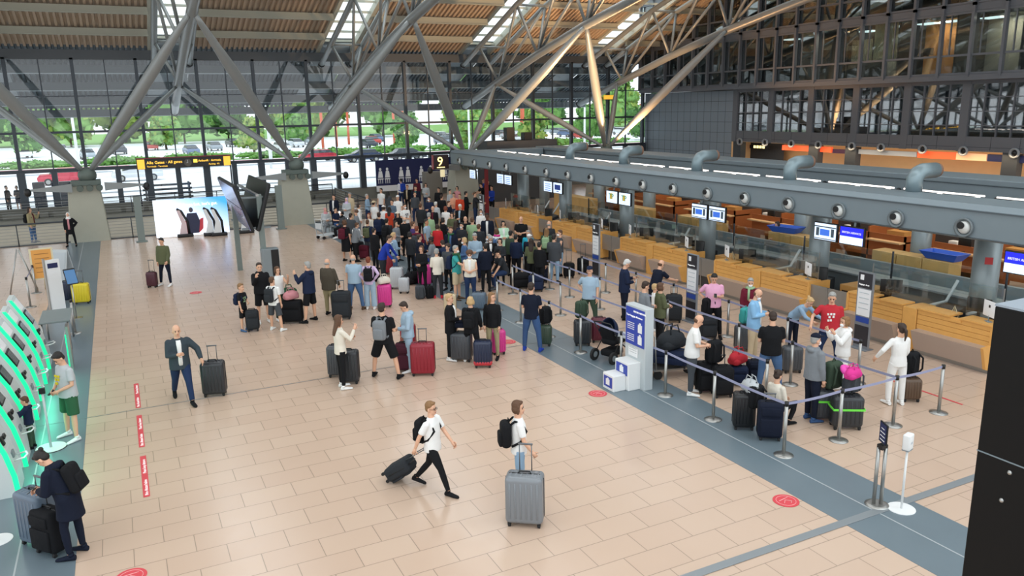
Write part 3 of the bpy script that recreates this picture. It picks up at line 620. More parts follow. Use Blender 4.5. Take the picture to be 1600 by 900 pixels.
pair_screen(14.98, True, ['IC', 'BA'], ['white chart screen left of the blue one under the overhead beam', 'blue and white airline screen beside the chart screen under the beam'])
pair_screen(20.17, True, ['IC', 'IC'], ['left chart screen of the second pair from the camera', 'right chart screen of the second pair from the camera'])
pair_screen(25.3, True, ['TP', 'TP'], ['left screen with green and yellow letters', 'right screen with green and yellow letters'])
pair_screen(30.35, True, ['TX', 'BX'], ['left white screen of the fourth pair, with a blue wordmark', 'right screen of the fourth pair, with a blue field'])
pair_screen(35.2, True, ['TX', 'TX'], ['left white screen of the fifth pair', 'right white screen of the fifth pair']); pair_screen(38.6, False, ['TX'], ['single white screen at the far end by the red panel'])
a = MB(); a.bb(0, .22, 0, .08, 0, 2.9); tag(a.build('red_panel', mat('red_panel', '#7e1c24', .5), None, (18.4, 40.3, 0)), 'tall red panel at the far end below the overhead beam', 'panel')
# conveyor line and glass barriers between the two counter rows
CBG = mat('conveyor_cladding', '#8c979d', .4, .15); CDK = mat('conveyor_belt', '#454d54', .5)
t = empty('main_conveyor', (19.9, 20, 0), 0, 'long grey clad baggage conveyor line running behind the front counters', 'conveyor')
a = MB(); a.bb(0, .12, -11.5, 13, 0, .95); a.bb(-.5, .12, -11.5, 13, .93, .98); a.build('front_cladding', CBG, t)
a = MB(); a.bb(.45, 1.35, -11.5, 13, .6, .68); a.build('belt', CDK, t)
a = MB(); a.bb(1.35, 1.5, -11.5, 13, 0, 1.05); a.build('rear_cladding', CBG, t)
for i in range(7):
    y = 31.5-i*3.3; t = empty('glass_barrier', (19.75, y, .98), 0, 'frameless glass barrier on the conveyor cladding, %s from the far end' % ORD[i], 'glass barrier', 'glass barriers over the conveyor')
    a = MB(); a.bb(-.01, .01, -3.2, 0, 0, .75); a.build('pane', PGLASS, t); a = MB(); a.path([(0, 0, -.02), (0, 0, .8)], .03, 6); a.build('post', DSTEEL, t)
for i in range(5):
    y = ends[i][0]; s = empty('glass_screen', (17.45, y+1.0, 1.12), 0, 'clear glass hygiene screen over the %s pair of counters from the camera' % ends[i][1], 'glass screen', 'glass screens on the counters')
    a = MB(); a.bb(-.008, .008, -.85, 2.6, 0, .75); a.build('pane', PGLASS, s); 
    for d in (-.85, 2.6): a = MB(); a.bb(-.012, .012, d-.01, d+.01, 0, .76); a.build('edge', STEEL, s)
lb = ['nearest', 'second nearest', 'third nearest', 'fourth nearest', 'farthest']
for i, (y, L) in enumerate(((14.5, 2.7), (19.6, 2.2), (24.6, 2.6), (29.5, 2.2), (34.5, 3.6))):
    t = empty('wooden_locker_row', (21.6, y, 0), 0, 'pale wooden locker row behind the conveyor, %s' % lb[i], 'locker', 'pale wooden lockers behind the conveyor'); k = max(2, int(L/.9))
    for j in range(k): a = MB(); a.rbox((.3, (j+.5)*L/k, .68), (.6, L/k-.03, 1.3), .01, 1, sm=False); a.build('locker', mat('pale_oak', '#c9a468', .5, var=.06), t)
a = MB()
R = [[Vector((sx*w/2, sy*l/2, z)) for sx, sy in ((-1, -1), (1, -1), (1, 1), (-1, 1))] for z, w, l in ((0, .4, .9), (.2, .62, 1.2), (.23, .66, 1.25), (.23, .58, 1.15), (.04, .38, .85))]
a.rings(R, 0, False, True); bt = a.build('baggage_tray', mat('tray_blue', '#2a5fc8', .4), None, (21.9, 14.9, 1.34)); tag(bt, 'large blue plastic baggage tray on the nearest wooden lockers', 'tray')
c2 = bt.copy(); COL.objects.link(c2); c2.location = (21.9, 21.2, 1.335); c2.rotation_euler = (0, 0, .2); tag(c2, 'blue plastic tray on the second nearest wooden lockers', 'tray')
for i in range(7):
    y = 9.5+i*4.3
    t = empty('rear_counter', (24.4, y, 0), 0, 'orange lit wooden counter of the rear row, %s from the camera' % ordn[i], 'counter', 'rear row counters')
    a = MB(); a.bb(0, .06, 0, 3.2, .5, 1.35); a.bb(0, 1.6, 1.5, 1.56, 0, 1.55); a.bb(0, 1.6, 0, .06, 0, 1.35); a.build('wooden_body', ORANGE, t)
    a = MB(); a.bb(-.3, .9, 0, 1.4, 1.1, 1.15); a.bb(-.3, .9, 1.6, 3.2, 1.1, 1.15); a.build('worktop', mat('worktop_light', '#d8b78a', .45), t)
    a = MB(); a.bb(.3, .7, .3, 1.0, 1.15, 1.45); a.build('pigeonhole_shelf', OAKD, t); a = MB(); a.bb(.7, .74, 1.6, 3.1, .1, 1.1); a.build('dark_back', mat('dark_cabinet_brown', '#3e2b1c', .7), t)
    s = empty('monitor', (24.5, y+2.2, 1.15), rad(80), 'black monitor on the %s rear counter from the camera' % ordn[i], 'monitor', 'monitors on the rear counters')
    b = MB(); b.rbox((0, 0, .3), (.5, .04, .32), .01, 2); b.build('screen', BLACK, s); b = MB(); b.bb(-.03, .03, 0, .05, 0, .2); b.rbox((0, .02, .012), (.24, .18, .02), .008, 1); b.build('stand', BLACK, s)
    b = MB(); b.rbox((0, 0, .13), (.24, .32, .26), .03, 2); tag(b.build('printer', mat('printer_white', '#c9cccd', .5), None, (24.8, y+2.75, 1.15)), 'pale ticket printer on the %s rear counter from the camera' % ordn[i], 'printer', 'printers on the rear counters')
m = MB(); m.bb(27.2, 27.4, 4, 40, 0, 2.2); struct(m.build('wall_middle', mat('dark_partition', '#3b3330', .7)))
# far grey block at the crowd's back
a = MB(); a.rbox((0, 0, 1.1), (1.1, .7, 2.2), .02, 1, sm=False); tag(a.build('grey_cabinet', mat('grey_brown_box', '#77736b', .6), None, (17.6, 46.5, 0)), 'tall grey brown cabinet at the back of the crowd, left of the pale column', 'cabinet')
# navy wall graphic with silhouettes
t = empty('navy_banner', (19.0, 52.9, .9), 0, 'wide navy banner with white silhouettes of people along the facade', 'banner')
a = MB(); a.bb(-3.1, 3.2, -.05, .05, 0, 1.75); a.build('banner_panel', NAVY, t); a = MB(); a.bb(-3.1, 3.2, -.06, .05, -.4, .0); a.build('white_base', PAPER, t)
for x, kind in ((-2.8, 0), (-2.3, 0), (-1.3, 1), (-.8, 0), (.2, 1), (.9, 0), (2.0, 1), (2.9, 0)):
    a = MB(); a.ell((x, -.07, 1.12), (.09, .012, .11)); a.prism([(x-.18, .55), (x+.18, .55), (x+.12, 1.0), (x-.1, 1.0)], 'y', -.085, -.055)
    a.bb(x-.2, x+.2, -.08, -.055, .42, .5); a.build('silhouette', PAPER, t)
    for d in (-.14, 0, .14): a = MB(); a.bb(x+d-.02, x+d+.02, -.08, -.055, .15, .45); a.build('silhouette_leg', PAPER, t)
# overhead gates sign
t = empty('overhead_sign', (1.04, 52.3, 0), 0, 'long black overhead sign with yellow lettering and a clock', 'sign'); W = 5.35
a = MB(); a.bb(0, W, -.1, .1, 2.82, 3.44); a.build('sign_box', mat('sign_black', '#211c1a', .45), t)
a = MB(); a.bb(-.03, W+.03, -.12, .12, 3.44, 3.49); a.build('red_top_edge', mat('sign_red_edge', '#8a2a2e', .4), t)
for x in (.04, W-.42): a = MB(); a.bb(x, x+.4, -.115, -.1, 2.84, 3.4); a.build('yellow_field', mat('sign_yellow', '#f0b840', .4, emit=.8), t)
YT = mat('sign_yellow_letters', '#ffc94a', .4, emit=1.4)
text('Alle Gates · All gates', .235, YT, t, (.55, -.12, 3.12), (pi/2, 0, 0)); text('Ankunft · Arrivals', .185, YT, t, (3.45, -.12, 3.14), (pi/2, 0, 0)); text('Terminals · Terminals', .13, YT, t, (.55, -.12, 2.93), (pi/2, 0, 0)); text('Parking · P5', .13, YT, t, (4.05, -.12, 2.93), (pi/2, 0, 0))
a = MB(); a.bb(3.18, 3.4, -.12, -.1, 3.1, 3.3); a.build('pictogram', YT, t)
a = MB(); a.path([(2.85, -.12, 3.12), (2.85, -.16, 3.12)], .22, 24); ck = a.build('clock', mat('clock_face', '#5a5348', .4), t); a = MB(); a.bb(2.84, 2.86, -.175, -.165, 3.12, 3.28); a.bb(2.75, 2.86, -.175, -.165, 3.1, 3.12); a.build('clock_hands', PAPER, ck)
for x in (.03, W-.03): a = MB(); a.bb(x-.04, x+.04, -.04, .04, .35, 2.82); a.build('post', DSTEEL, t)
# backlit poster
t = empty('illuminated_poster', (1.34, 42.25, .05), 0, 'large backlit poster of sky and snow with white slogan by the railing', 'poster'); W = 3.45
def poster_mat():
    m = bpy.data.materials.new('poster_print'); m.use_nodes = True; n = m.node_tree.nodes; L = m.node_tree.links; b = n['Principled BSDF']
    tc = n.new('ShaderNodeTexCoord'); sp = n.new('ShaderNodeSeparateXYZ'); L.new(tc.outputs['Object'], sp.inputs[0])
    a = n.new('ShaderNodeMath'); a.operation = 'MULTIPLY_ADD'; a.inputs[1].default_value = .16; L.new(sp.outputs['X'], a.inputs[0])
    z = n.new('ShaderNodeMath'); z.operation = 'MULTIPLY'; z.inputs[1].default_value = .3; L.new(sp.outputs['Z'], z.inputs[0]); L.new(z.outputs[0], a.inputs[2])
    r = n.new('ShaderNodeValToRGB'); e = r.color_ramp.elements; e[0].position = .45; e[0].color = hexc('#e9f2fb'); e[1].position = 1; e[1].color = hexc('#3f97e6')
    L.new(a.outputs[0], r.inputs[0]); L.new(r.outputs[0], b.inputs['Base Color']); L.new(r.outputs[0], b.inputs['Emission Color']); b.inputs['Emission Strength'].default_value = 1.0; b.inputs['Roughness'].default_value = .4
    return m
a = MB(); a.bb(0, W, 0, .15, 0, 1.85); a.build('light_box', poster_mat(), t)
text('Wer Schnee hat, hat\u2019s gut.', .21, mat('slogan_white', '#ffffff', .4, emit=1.2), t, (.75, -.01, 1.48), (pi/2, 0, 0))
PD = mat('print_dark', '#2a2e48', .5, emit=.1); a = MB(); a.ell((1.7, -.012, 1.28), (.1, .01, .13)); a.build('printed_head', mat('print_face', '#5a5560', .5), t)
a = MB(); a.prism([(1.52, .1), (1.98, .1), (2.08, .7), (1.95, 1.12), (1.5, 1.12), (1.45, .9)], 'y', -.02, -.005); a.build('printed_figure', PD, t)
a = MB(); a.prism([(1.98, .1), (2.2, .3), (2.25, .85), (2.08, .8)], 'y', -.018, -.004); a.prism([(1.3, .1), (1.5, .1), (1.46, .8), (1.3, .7)], 'y', -.018, -.004); a.build('printed_red_shapes', RED, t)
for i, (px, py, lab) in enumerate(((290, 368, 'left'), (331, 366, 'middle'), (343, 366, 'right'), (385, 362, 'far right'))):
    p = G(px, py+2); s = empty('display_stand', p, 0, 'curved white display stand with dark edge by the poster, %s one' % lab, 'display stand')
    a = MB(); a.prism([(-.28, .05), (.12, .05), (.1, .7), (-.15, 1.35), (-.3, 1.35), (-.12, .7)], 'y', -.06, .06); a.build('white_body', WHITE if i else mat('pink_white', '#d9c3c6', .5), s)
    a = MB(); a.path([(.2, 0, .1), (.17, 0, .75), (-.08, 0, 1.3), (-.28, 0, 1.42)], .06, 8); a.build('dark_arc', BLACK, s); a = MB(); a.rbox((0, 0, .08), (.75, .4, .16), .03, 2); a.build('foot', BLACK, s)
# flight information boards on two poles
t = empty('flight_board', (4.15, 30.3, 0), 0, 'large two-sided flight information board on two grey poles', 'flight board')
for dx, yy in ((.22, -1.3), (-.3, 1.5)): a = MB(); a.bb(dx-.09, dx+.09, yy-.09, yy+.09, 0, 3.2); a.build('pole', mat('pole_grey', '#7b8683', .45, .3), t)
BD = mat('board_purple_sheen', '#7d80a6', .15, .1)  # purplish reflection on the screens is put into their base colour
for s, nm in ((-1, 'left_display'), (1, 'right_display')):
    R3 = Matrix.Rotation(rad(17*s), 3, 'Y'); c0 = Vector((s*.34-.02, .6, 2.75)); a = MB(); a.rbox(c0, (.12, 4.4, 1.75), .03, 2, M=R3, sm=False); d = a.build(nm, BLACK, t)
    for k in range(7):
        for j in range(2): a = MB(); a.box(c0+R3 @ Vector((s*.07, -1.86+k*.62, -.42+j*.84)), (.02, .59, .8), 0, M=R3); a.build('display_module', BD if s < 0 else mat('board_back', '#1f2624', .5), d)
for z, yy in ((2.0, -1.3), (3.1, -1.3), (2.0, 1.5), (3.1, 1.5)): a = MB(); a.bb(-.45, .55, yy-.04, yy+.04, z-.03, z+.03); a.build('cross_arm', GREY, t)
a = MB(); a.bb(.05, .15, -1.8, 2.8, 3.17, 3.25); a.build('top_rail', STEEL, t)
a = MB(); a.rbox((.42, -1.35, .62), (.6, .4, 1.25), .02, 1, sm=False); k_ = a.build('base_kiosk', GREY, t); a = MB(); a.bb(.44, .7, -1.56, -1.55, .25, 1.2); a.build('dark_screen', BLACK, k_)
# square posts with round feet along the opening
for i, (px, py, h, lab) in enumerate(((222, 378, 2.2, 'left of the poster'), (440, 358, 2.3, 'right of the flight boards'), )):
    p = G(px, py); a = MB(); a.bb(-.16, .16, -.12, .12, 0, h); a.bb(-.25, .25, -.2, .2, 0, .04); tag(a.build('grey_post', mat('pole_grey', '#7b8683', .45, .3), None, p), 'square grey post on the hall floor, '+lab, 'post')
# near black clad pier
a = MB(); a.bb(0, 1.0, -3.2, 0, 0, 4.62); o = a.build('black_pier', [mat('black_cladding', '#060607', .55, spec=.25)], None, (5.42, 3.27, 0), bevel=.01); tag(o, 'tall matt black clad pier filling the right foreground', 'pier')
a = MB(); a.bb(0, 1.0, -3.2, 0, 4.62, 4.635); a.build('top_cover', mat('pier_top', '#8f9aa5', .5), o)
for (yy, zz) in ((-.45, 4.25), (-.25, 3.45), (-.22, 3.22)): a = MB(); a.ell((0, yy, zz), (.015, .018, .018)); a.build('bolt', STEEL, o)
a = MB(); a.bb(-.003, 0, -3.2, 0, 3.52, 3.53); a.build('panel_seam', BEAMG, o)

a = MB(); a.rbox((0, 0, 1.95), (5.2, 1.6, 3.9), .02, 1, sm=False); dk = a.build('dark_kiosk', mat('kiosk_dark_grey', '#45474a', .55), None, (24.0, 47.2, 0)); tag(dk, 'dark grey service kiosk beyond the far end of the overhead beams', 'kiosk')
for x, h in ((23.3, .85), (24.6, .5)): a = MB(); a.rbox((0, 0, h/2), (.6, .5, h), .02, 1, sm=False); tag(a.build('equipment_box', BLACK, None, (x, 47.0, 3.9)), 'black equipment box on the dark kiosk roof, %s one' % ('taller' if h > .6 else 'lower'), 'box')
t = empty('hanging_sign', (35.2, 53.2, 6.5), 0, 'small yellow hanging sign high by the facade, right of the orange lit strut', 'sign')
a = MB(); a.bb(-.45, .45, -.06, .06, 0, .32); a.build('sign_panel', mat('sign_yellow', '#f0b840', .4, emit=.8), t)
for x in (-.35, .35): a = MB(); a.path([(x, 0, .3), (x, .1, .64)], .015, 6); a.build('hanger', DSTEEL, t)

# ================================================================== PEOPLE
SKINS = {'l': mat('skin_light', '#d9a98c', .55), 't': mat('skin_tan', '#c08a68', .55), 'd': mat('skin_dark', '#5a3a2a', .55)}
EYE = mat('eye_dark', '#2a201c', .3); LIP = mat('lips', '#a8605a', .5)
HAIRC = {k: mat('hair_'+k, c, .6, bump=.5, bscale=70) for k, c in dict(blk='#1c1816', dkb='#33241b', brn='#5a3d28', ltb='#86633f', bld='#c2a273', gry='#9a9a97', wht='#cfcfcb', red='#7a3c24').items()}
PAL = dict(black='#17181b', navy='#1d2740', dnavy='#161c2c', white='#e6e6e4', cream='#ddd6c8', lgrey='#b4b9bc', grey='#7b8085', dgrey='#45494e', charcoal='#2c2f33', blue='#2743a0', royal='#22399a',
  lblue='#9db4c6', sky='#86b4d8', denim='#4a678e', ldenim='#8aa5bd', dkjean='#243454', jean='#3b5680', khaki='#9d9372', beige='#c3b193', tan='#b0946c', olive='#5a5f45', green='#2f5a3e', sage='#93b08a', mint='#b8dcc0', dgreen='#3a4a3c',
  teal='#3d9a98', turq='#2fa6bf', red='#b8303a', rred='#c02a30', orange='#c0442c', maroon='#5b1f2e', pink='#e0a6c4', hot='#d23a8c', lilac='#cdb6d6', purple='#4a3a6e', brown='#5a4636', bjacket='#4c463c', yellow='#d8c52c', rose='#c98a90', peach='#e0a284', gjacket='#39434a', silver='#b9bec2', dred='#8a1c2c', plum='#4a2430', bluegrey='#5a6a7a', wine='#6a1e30')
def cloth(c): return mat('cloth_'+c, PAL[c], .85, spec=.2, bump=.55, bscale=9, var=.05, vscale=8)
def hard(c): return mat('shell_'+c, PAL[c], .35, .05, var=.03)
# pose tables: arms (upper pitch, upper out, fore pitch, fore inward) ; legs (thigh pitch, knee flex, spread)
ARM = {'d': (3, 8, 12, 4), 'p': (12, 8, 104, 38), 'c': (4, 12, 66, 46), 'r': (8, 10, 84, 46), 'h': (-28, 34, 22, 50), 'x': (18, 10, 82, 74), 'g': (10, 12, 34, 2), 'b': (-28, 12, -22, 2), 'f': (42, 10, 150, 24), 'w': (48, 8, 74, 4), 's': (26, 8, 42, 8), 'k': (-30, 10, -2, 4), 'o': (8, 40, 40, -10), 'l': (30, 8, 34, 10)}
LEG = {'st': ((1, 0, 3), (-1, 0, 3)), 'sa': ((4, 0, 10), (1, 0, 11)), 'w1': ((27, 8, 2), (-20, 20, 2)), 'w2': ((-20, 20, 2), (27, 8, 2)), 'ln': ((8, 13, 4), (-2, 0, 4)), 'si': ((82, 84, 8), (76, 86, 9)), 'cr': ((108, 138, 10), (98, 132, 10)), 'wd': ((8, 2, 20), (4, 0, 18))}
def skel(p):
    arms, legs, lean, hd = p['arms'], p['legs'], rad(p.get('lean', 0)), rad(p.get('hd', 0)); J = {}
    for i, s in ((0, -1), (1, 1)):
        t, k, a = [rad(v) for v in LEG[legs][i]]; hip = Vector((s*.088, 0, 0))
        kn = hip+.44*Vector((s*sin(a), sin(t)*cos(a), -cos(t)*cos(a))).normalized()
        an = kn+.42*Vector((s*sin(a*.5), sin(t-k), -cos(t-k))).normalized(); J['hip', i] = hip; J['kn', i] = kn; J['an', i] = an
    dz = .085-min(J['an', 0].z, J['an', 1].z); up = Vector((0, 0, dz))
    for key in list(J): J[key] = J[key]+up
    J['pel'] = up.copy(); R = Matrix.Rotation(-lean, 3, 'X'); J['R'] = R
    J['T'] = lambda x, y, z: up+R @ Vector((x, y, z)) if z >= 0 else up+Vector((x, y, z))
    J['HR'] = Matrix.Rotation(-lean*.5-hd, 3, 'X') @ Matrix.Rotation(rad(p.get('hy', 0)), 3, 'Z'); J['neck'] = J['T'](0, 0, .565)
    sw = .175*p.get('sw', 1)
    for i, s in ((0, -1), (1, 1)):
        a, o, f, inn = [rad(v) for v in ARM[arms[i]]]; sh = J['T'](s*sw, 0, .455)
        el = sh+.285*Vector((s*sin(o), sin(a)*cos(o), -cos(a)*cos(o))); wr = el+.25*Vector((-s*sin(inn)*abs(sin(f)) if arms[i] != 'h' else -s*sin(inn), sin(f)*cos(inn*.8), -cos(f)))
        J['sh', i] = sh; J['el', i] = el; J['wr', i] = wr; J['hd', i] = (wr-el).normalized()
    return J
def hand(mb, J, i, arm):
    w = J['wr', i]; d = J['hd', i]; s = -1 if i == 0 else 1
    inw = Vector((-s, 0, 0)) if abs(d.x) < .8 else Vector((0, 1, 0)); n = (inw-d*inw.dot(d)).normalized(); t = d.cross(n)*(1 if i == 0 else -1)
    if t.y < 0 and abs(d.z) > .5: t = -t
    curl = 1.1 if arm in 'gbwksl' else (.75 if arm in 'prf' else .35)
    mb.path([w-d*.02, w+d*.02, w+d*.09], [.024, .033, .034], 8); 
    for k in range(4):
        o = (k-1.5)*.019; L = (.066, .075, .07, .055)[3-k]; p0 = w+d*.085+t*o; a = curl*.5; p1 = p0+(d*cos(a)+n*sin(a))*L*.45; a += curl*.8; p2 = p1+(d*cos(a)+n*sin(a))*L*.32; a += curl*.6; p3 = p2+(d*cos(a)+n*sin(a))*L*.26
        mb.path([p0, p1, p2, p3], [.0095, .0085, .008, .006], 6)
    b = w+d*.025+t*.028; mb.path([b, b+t*.03+d*.028+n*.008, b+t*.034+d*.055+n*(.01+curl*.02)], [.013, .011, .008], 6)
def lr(J, z, rx, ry, dy=0, n=20, dx=0): return [J['T'](dx+rx*cos(2*pi*j/n), dy+ry*sin(2*pi*j/n), z) for j in range(n)]
def limb(mb, a, b, c, r, n=10):
    m1 = a.lerp(b, .5); m2 = b.lerp(c, .4); mb.path([a, m1, b, m2, c], r, n)
def raw_body(p):
    J = skel(p); m = MB(); R = J['HR']; N = J['neck']; hs = p.get('hs', 1)
    def H(x, y, z): return N+R @ (Vector((x, y, z))*hs)
    q = lambda r: [v*hs for v in r]
    m.rings([lr(J, z, rx, ry) for z, rx, ry in ((-.09, .11, .08), (0, .15, .1), (.12, .13, .09), (.3, .15, .105), (.41, .15, .09), (.455, .12, .07), (.53, .062, .056))], 0)
    for i in (0, 1):
        m.ell(J['sh', i]-Vector((0, 0, .02)), (.042, .042, .045)); limb(m, J['sh', i]-Vector((0, 0, .02)), J['el', i], J['wr', i], [.05, .044, .037, .037, .025])
        limb(m, J['hip', i]+Vector((0, 0, -.02)), J['kn', i], J['an', i], [.085, .075, .053, .052, .034])
    m.path([J['T'](0, -.01, .48), H(0, -.008, .07)], [.062, .052*hs], 12)
    m.ell(H(0, -.008, .145), q((.076, .092, .092)), R, 16, 12); m.ell(H(0, .03, .078), q((.056, .058, .08)), R, 14, 10); m.ell(H(0, .066, .022), q((.026, .022, .02)), R)
    m.ell(H(0, .094, .083), q((.013, .02, .026)), R); 
    for s in (-1, 1): m.ell(H(s*.078, -.008, .092), q((.011, .02, .032)), R)
    return m
def raw_head_details(p):
    J = skel(p); m = MB(); R = J['HR']; N = J['neck']; hs = p.get('hs', 1)
    def H(x, y, z): return N+R @ (Vector((x, y, z))*hs)
    for i in (0, 1): hand(m, J, i, p['arms'][i])
    for s in (-1, 1): m.ell(H(s*.03, .08, .112), (.014, .009, .008), R, 8, 6, 1); m.ell(H(s*.03, .083, .131), (.018, .007, .004), R, 8, 6, 1)
    m.ell(H(0, .086, .046), (.022, .008, .007), R, 8, 6, 2)
    return m
def raw_hair(p):
    kind = p['hair']; J = skel(p); m = MB(); R = J['HR']; N = J['neck']; hs = p.get('hs', 1); rn = random.Random(5)
    def H(x, y, z): return N+R @ (Vector((x, y, z))*hs)
    def E(c, r): m.ell(H(*c), [v*hs for v in r], R, 16, 10)
    if kind == 'fringe': E((0, -.035, .1), (.082, .07, .055)); return m
    if kind == 'hijab':
        E((0, -.022, .14), (.092, .098, .112)); E((0, 0, .0), (.1, .1, .07)); E((0, .02, -.07), (.13, .1, .06)); return m
    if kind == 'curly':
        E((0, -.02, .165), (.1, .1, .1))
        for i in range(26): a = rn.uniform(0, 6.28); u = rn.uniform(-.3, 1); c = sqrt(1-u*u); E((.1*c*cos(a), -.035+.09*c*sin(a), .16+.09*u), (.028, .028, .028))
        return m
    E((0, -.02, .166), (.084, .092, .086)); E((0, .045, .212), (.058, .038, .026)); E((0, -.05, .11), (.076, .055, .07))
    if kind == 'long':
        m.rings([[H(x*cos(2*pi*j/14), y0+y*sin(2*pi*j/14), z) for j in range(14)] for z, x, y, y0 in ((.2, .06, .05, -.03), (.12, .09, .065, -.035), (.03, .094, .05, -.05), (-.06, .092, .04, -.075), (-.16, .085, .032, -.1), (-.24, .06, .02, -.11))])
        for s in (-1, 1): m.path([H(s*.072, .01, .16), H(s*.083, .015, .08), H(s*.078, 0, -.02)], [.02, .022, .02], 8)
    if kind == 'bob':
        E((0, -.035, .1), (.095, .075, .09))
        for s in (-1, 1): m.path([H(s*.07, .02, .16), H(s*.085, .022, .09), H(s*.08, .01, .03)], [.02, .023, .02], 8)
    if kind == 'bun': E((0, -.115, .205), (.038, .034, .036))
    if kind == 'pony': m.path([H(0, -.1, .17), H(0, -.155, .12), H(0, -.165, .02), H(0, -.14, -.1)], [.022, .034, .03, .012], 10)
    return m
def raw_cap(p):
    J = skel(p); m = MB(); R = J['HR']; N = J['neck']; hs = p.get('hs', 1)
    def H(x, y, z): return N+R @ (Vector((x, y, z))*hs)
    if p['cap'] == 'hat':
        m.ell(H(0, -.01, .2), (.088, .1, .06), R, 16, 10); m.ell(H(0, -.01, .185), (.165, .175, .012), R, 20, 6)
    else:
        m.ell(H(0, -.01, .19), (.086, .1, .068), R, 16, 10); m.ell(H(0, .115, .18), (.062, .07, .01), R, 14, 6)
    return m
TOPS = dict(tee=(0, -.07, .6, 0), shirt=(0, -.08, 1, 0), jacket=(.02, -.12, 1, 0), hoodie=(.022, -.06, 1, 1), coat=(.03, -.3, 1, 1), dress=(.005, -.5, .6, 0), vest=(0, -.05, .12, 0), polo=(0, -.08, .62, 0), cardigan=(.016, -.2, 1, 0))
def raw_top(p):
    k = p['top']; ex, hem, sl, hood = TOPS[k]; J = skel(p); m = MB(); b = p.get('b', 1); f_ = p.get('f', 0)
    R = []; 
    if hem < -.2: R += [lr(J, hem, .175*b+.03, .14+.02+ex), lr(J, (hem-.05)/2, .172*b+.02, .13+ex+.015)]
    else: R += [lr(J, hem-.02, .178*b+ex, .137*b+ex), lr(J, hem+.03, .176*b+ex, .134*b+ex)]
    R += [lr(J, .02, .175*b+ex, .13*b+ex), lr(J, .13, (.163-.012*f_)*b+ex, .124*b+ex), lr(J, .29, .17*b+ex, .125*b+ex+.008*f_), lr(J, .4, .176*b+ex, .118+ex), lr(J, .462, .15*b+ex, .09+ex), lr(J, .525, .07+ex*.6, .066+ex*.6)]
    m.rings(R)
    for i in (0, 1):
        s, e, w_ = J['sh', i], J['el', i], J['wr', i]; m.ell(s+Vector((0, 0, -.012)), (.058+ex*.8, .058+ex*.8, .06+ex*.8))
        if sl >= 1: limb(m, s, e, w_.lerp(e, .04), [.06+ex*.7, .058+ex*.7, .052+ex*.7, .048+ex*.6, .036+ex*.5])
        elif sl > .2: m.path([s, s.lerp(e, .4), s.lerp(e, sl+.15)], [.066, .064, .062], 10)
    if hood: m.ell(J['T'](0, -.1, .5), (.11, .07, .06), J['R'], 14, 8); m.ell(J['T'](0, 0, .53), (.09, .085, .035), J['R'], 14, 6)
    return m
def raw_bot(p):
    k = p['bot']; J = skel(p); m = MB(); b = p.get('b', 1)
    m.rings([lr(J, .1, .13*b, .095*b), lr(J, .04, .15*b, .108*b), lr(J, -.06, .163*b, .116*b), lr(J, -.1, .12*b, .09)])
    for i in (0, 1):
        h, kn, a = J['hip', i]+Vector((0, 0, -.02)), J['kn', i], J['an', i]
        if k == 'skirt': continue
        if k == 'shorts': m.path([h, h.lerp(kn, .5), h.lerp(kn, .98)], [.098*b, .092*b, .088*b], 12)
        else:
            rr = dict(trousers=[.098*b, .09*b, .07, .064, .054], wide=[.1*b, .096, .088, .09, .098], slim=[.094*b, .082*b, .06, .058, .043])[k]; limb(m, h, kn, a.lerp(kn, .06), rr, 12)
    if k == 'skirt': m.rings([lr(J, .05, .16*b, .12), lr(J, -.2, .2*b, .15), lr(J, -.5, .23, .17)])
    return m
def raw_shoe(p, i):
    J = skel(p); a = J['an', i]; m = MB(); s = -1 if i == 0 else 1; low = .085
    kn = J['kn', i]; sh = (a-kn).normalized(); pitch = 0
    if a.z > low+.04: pitch = -min(.9, (a.z-low)*4.5)
    R = Matrix.Rotation(-s*.12, 3, 'Z') @ Matrix.Rotation(pitch, 3, 'X')
    def F(x, y, z): return a+R @ Vector((x, y, z))
    P = [(-.07, .035, .075), (-.03, .042, .09), (.05, .043, .075), (.12, .046, .055), (.18, .04, .045), (.205, .022, .03)]
    rg = []
    for y, w_, h in P: rg.append([F(w_*cos(t), y, -.083+max(0, h*.5+h*.5*sin(t)) if True else 0) for t in [2*pi*j/12 for j in range(12)]])
    m.rings(rg); m.path([F(0, -.015, -.02), F(0, -.01, .03)], [.044, .042], 10)
    so = MB(); 
    return m
TEM = {}                                   # cached raw pieces, fused into one smooth skin per piece
def need(key, fn, voxel):
    if key in TEM: return key
    mb = fn(); me = mb.mesh('raw'); o = bpy.data.objects.new('raw', me); COL.objects.link(o)
    r = o.modifiers.new('r', 'REMESH'); r.mode = 'VOXEL'; r.voxel_size = voxel; r.use_smooth_shade = True
    s = o.modifiers.new('s', 'SMOOTH'); s.factor = .5; s.iterations = 2
    TEM[key] = o; return key
def keyof(p, names): return tuple((n, p.get(n)) for n in names)
PB = ['arms', 'legs', 'lean', 'hd', 'hy', 'hs', 'sw']
PEOPLE = []
NUMH = dict(blk=1)
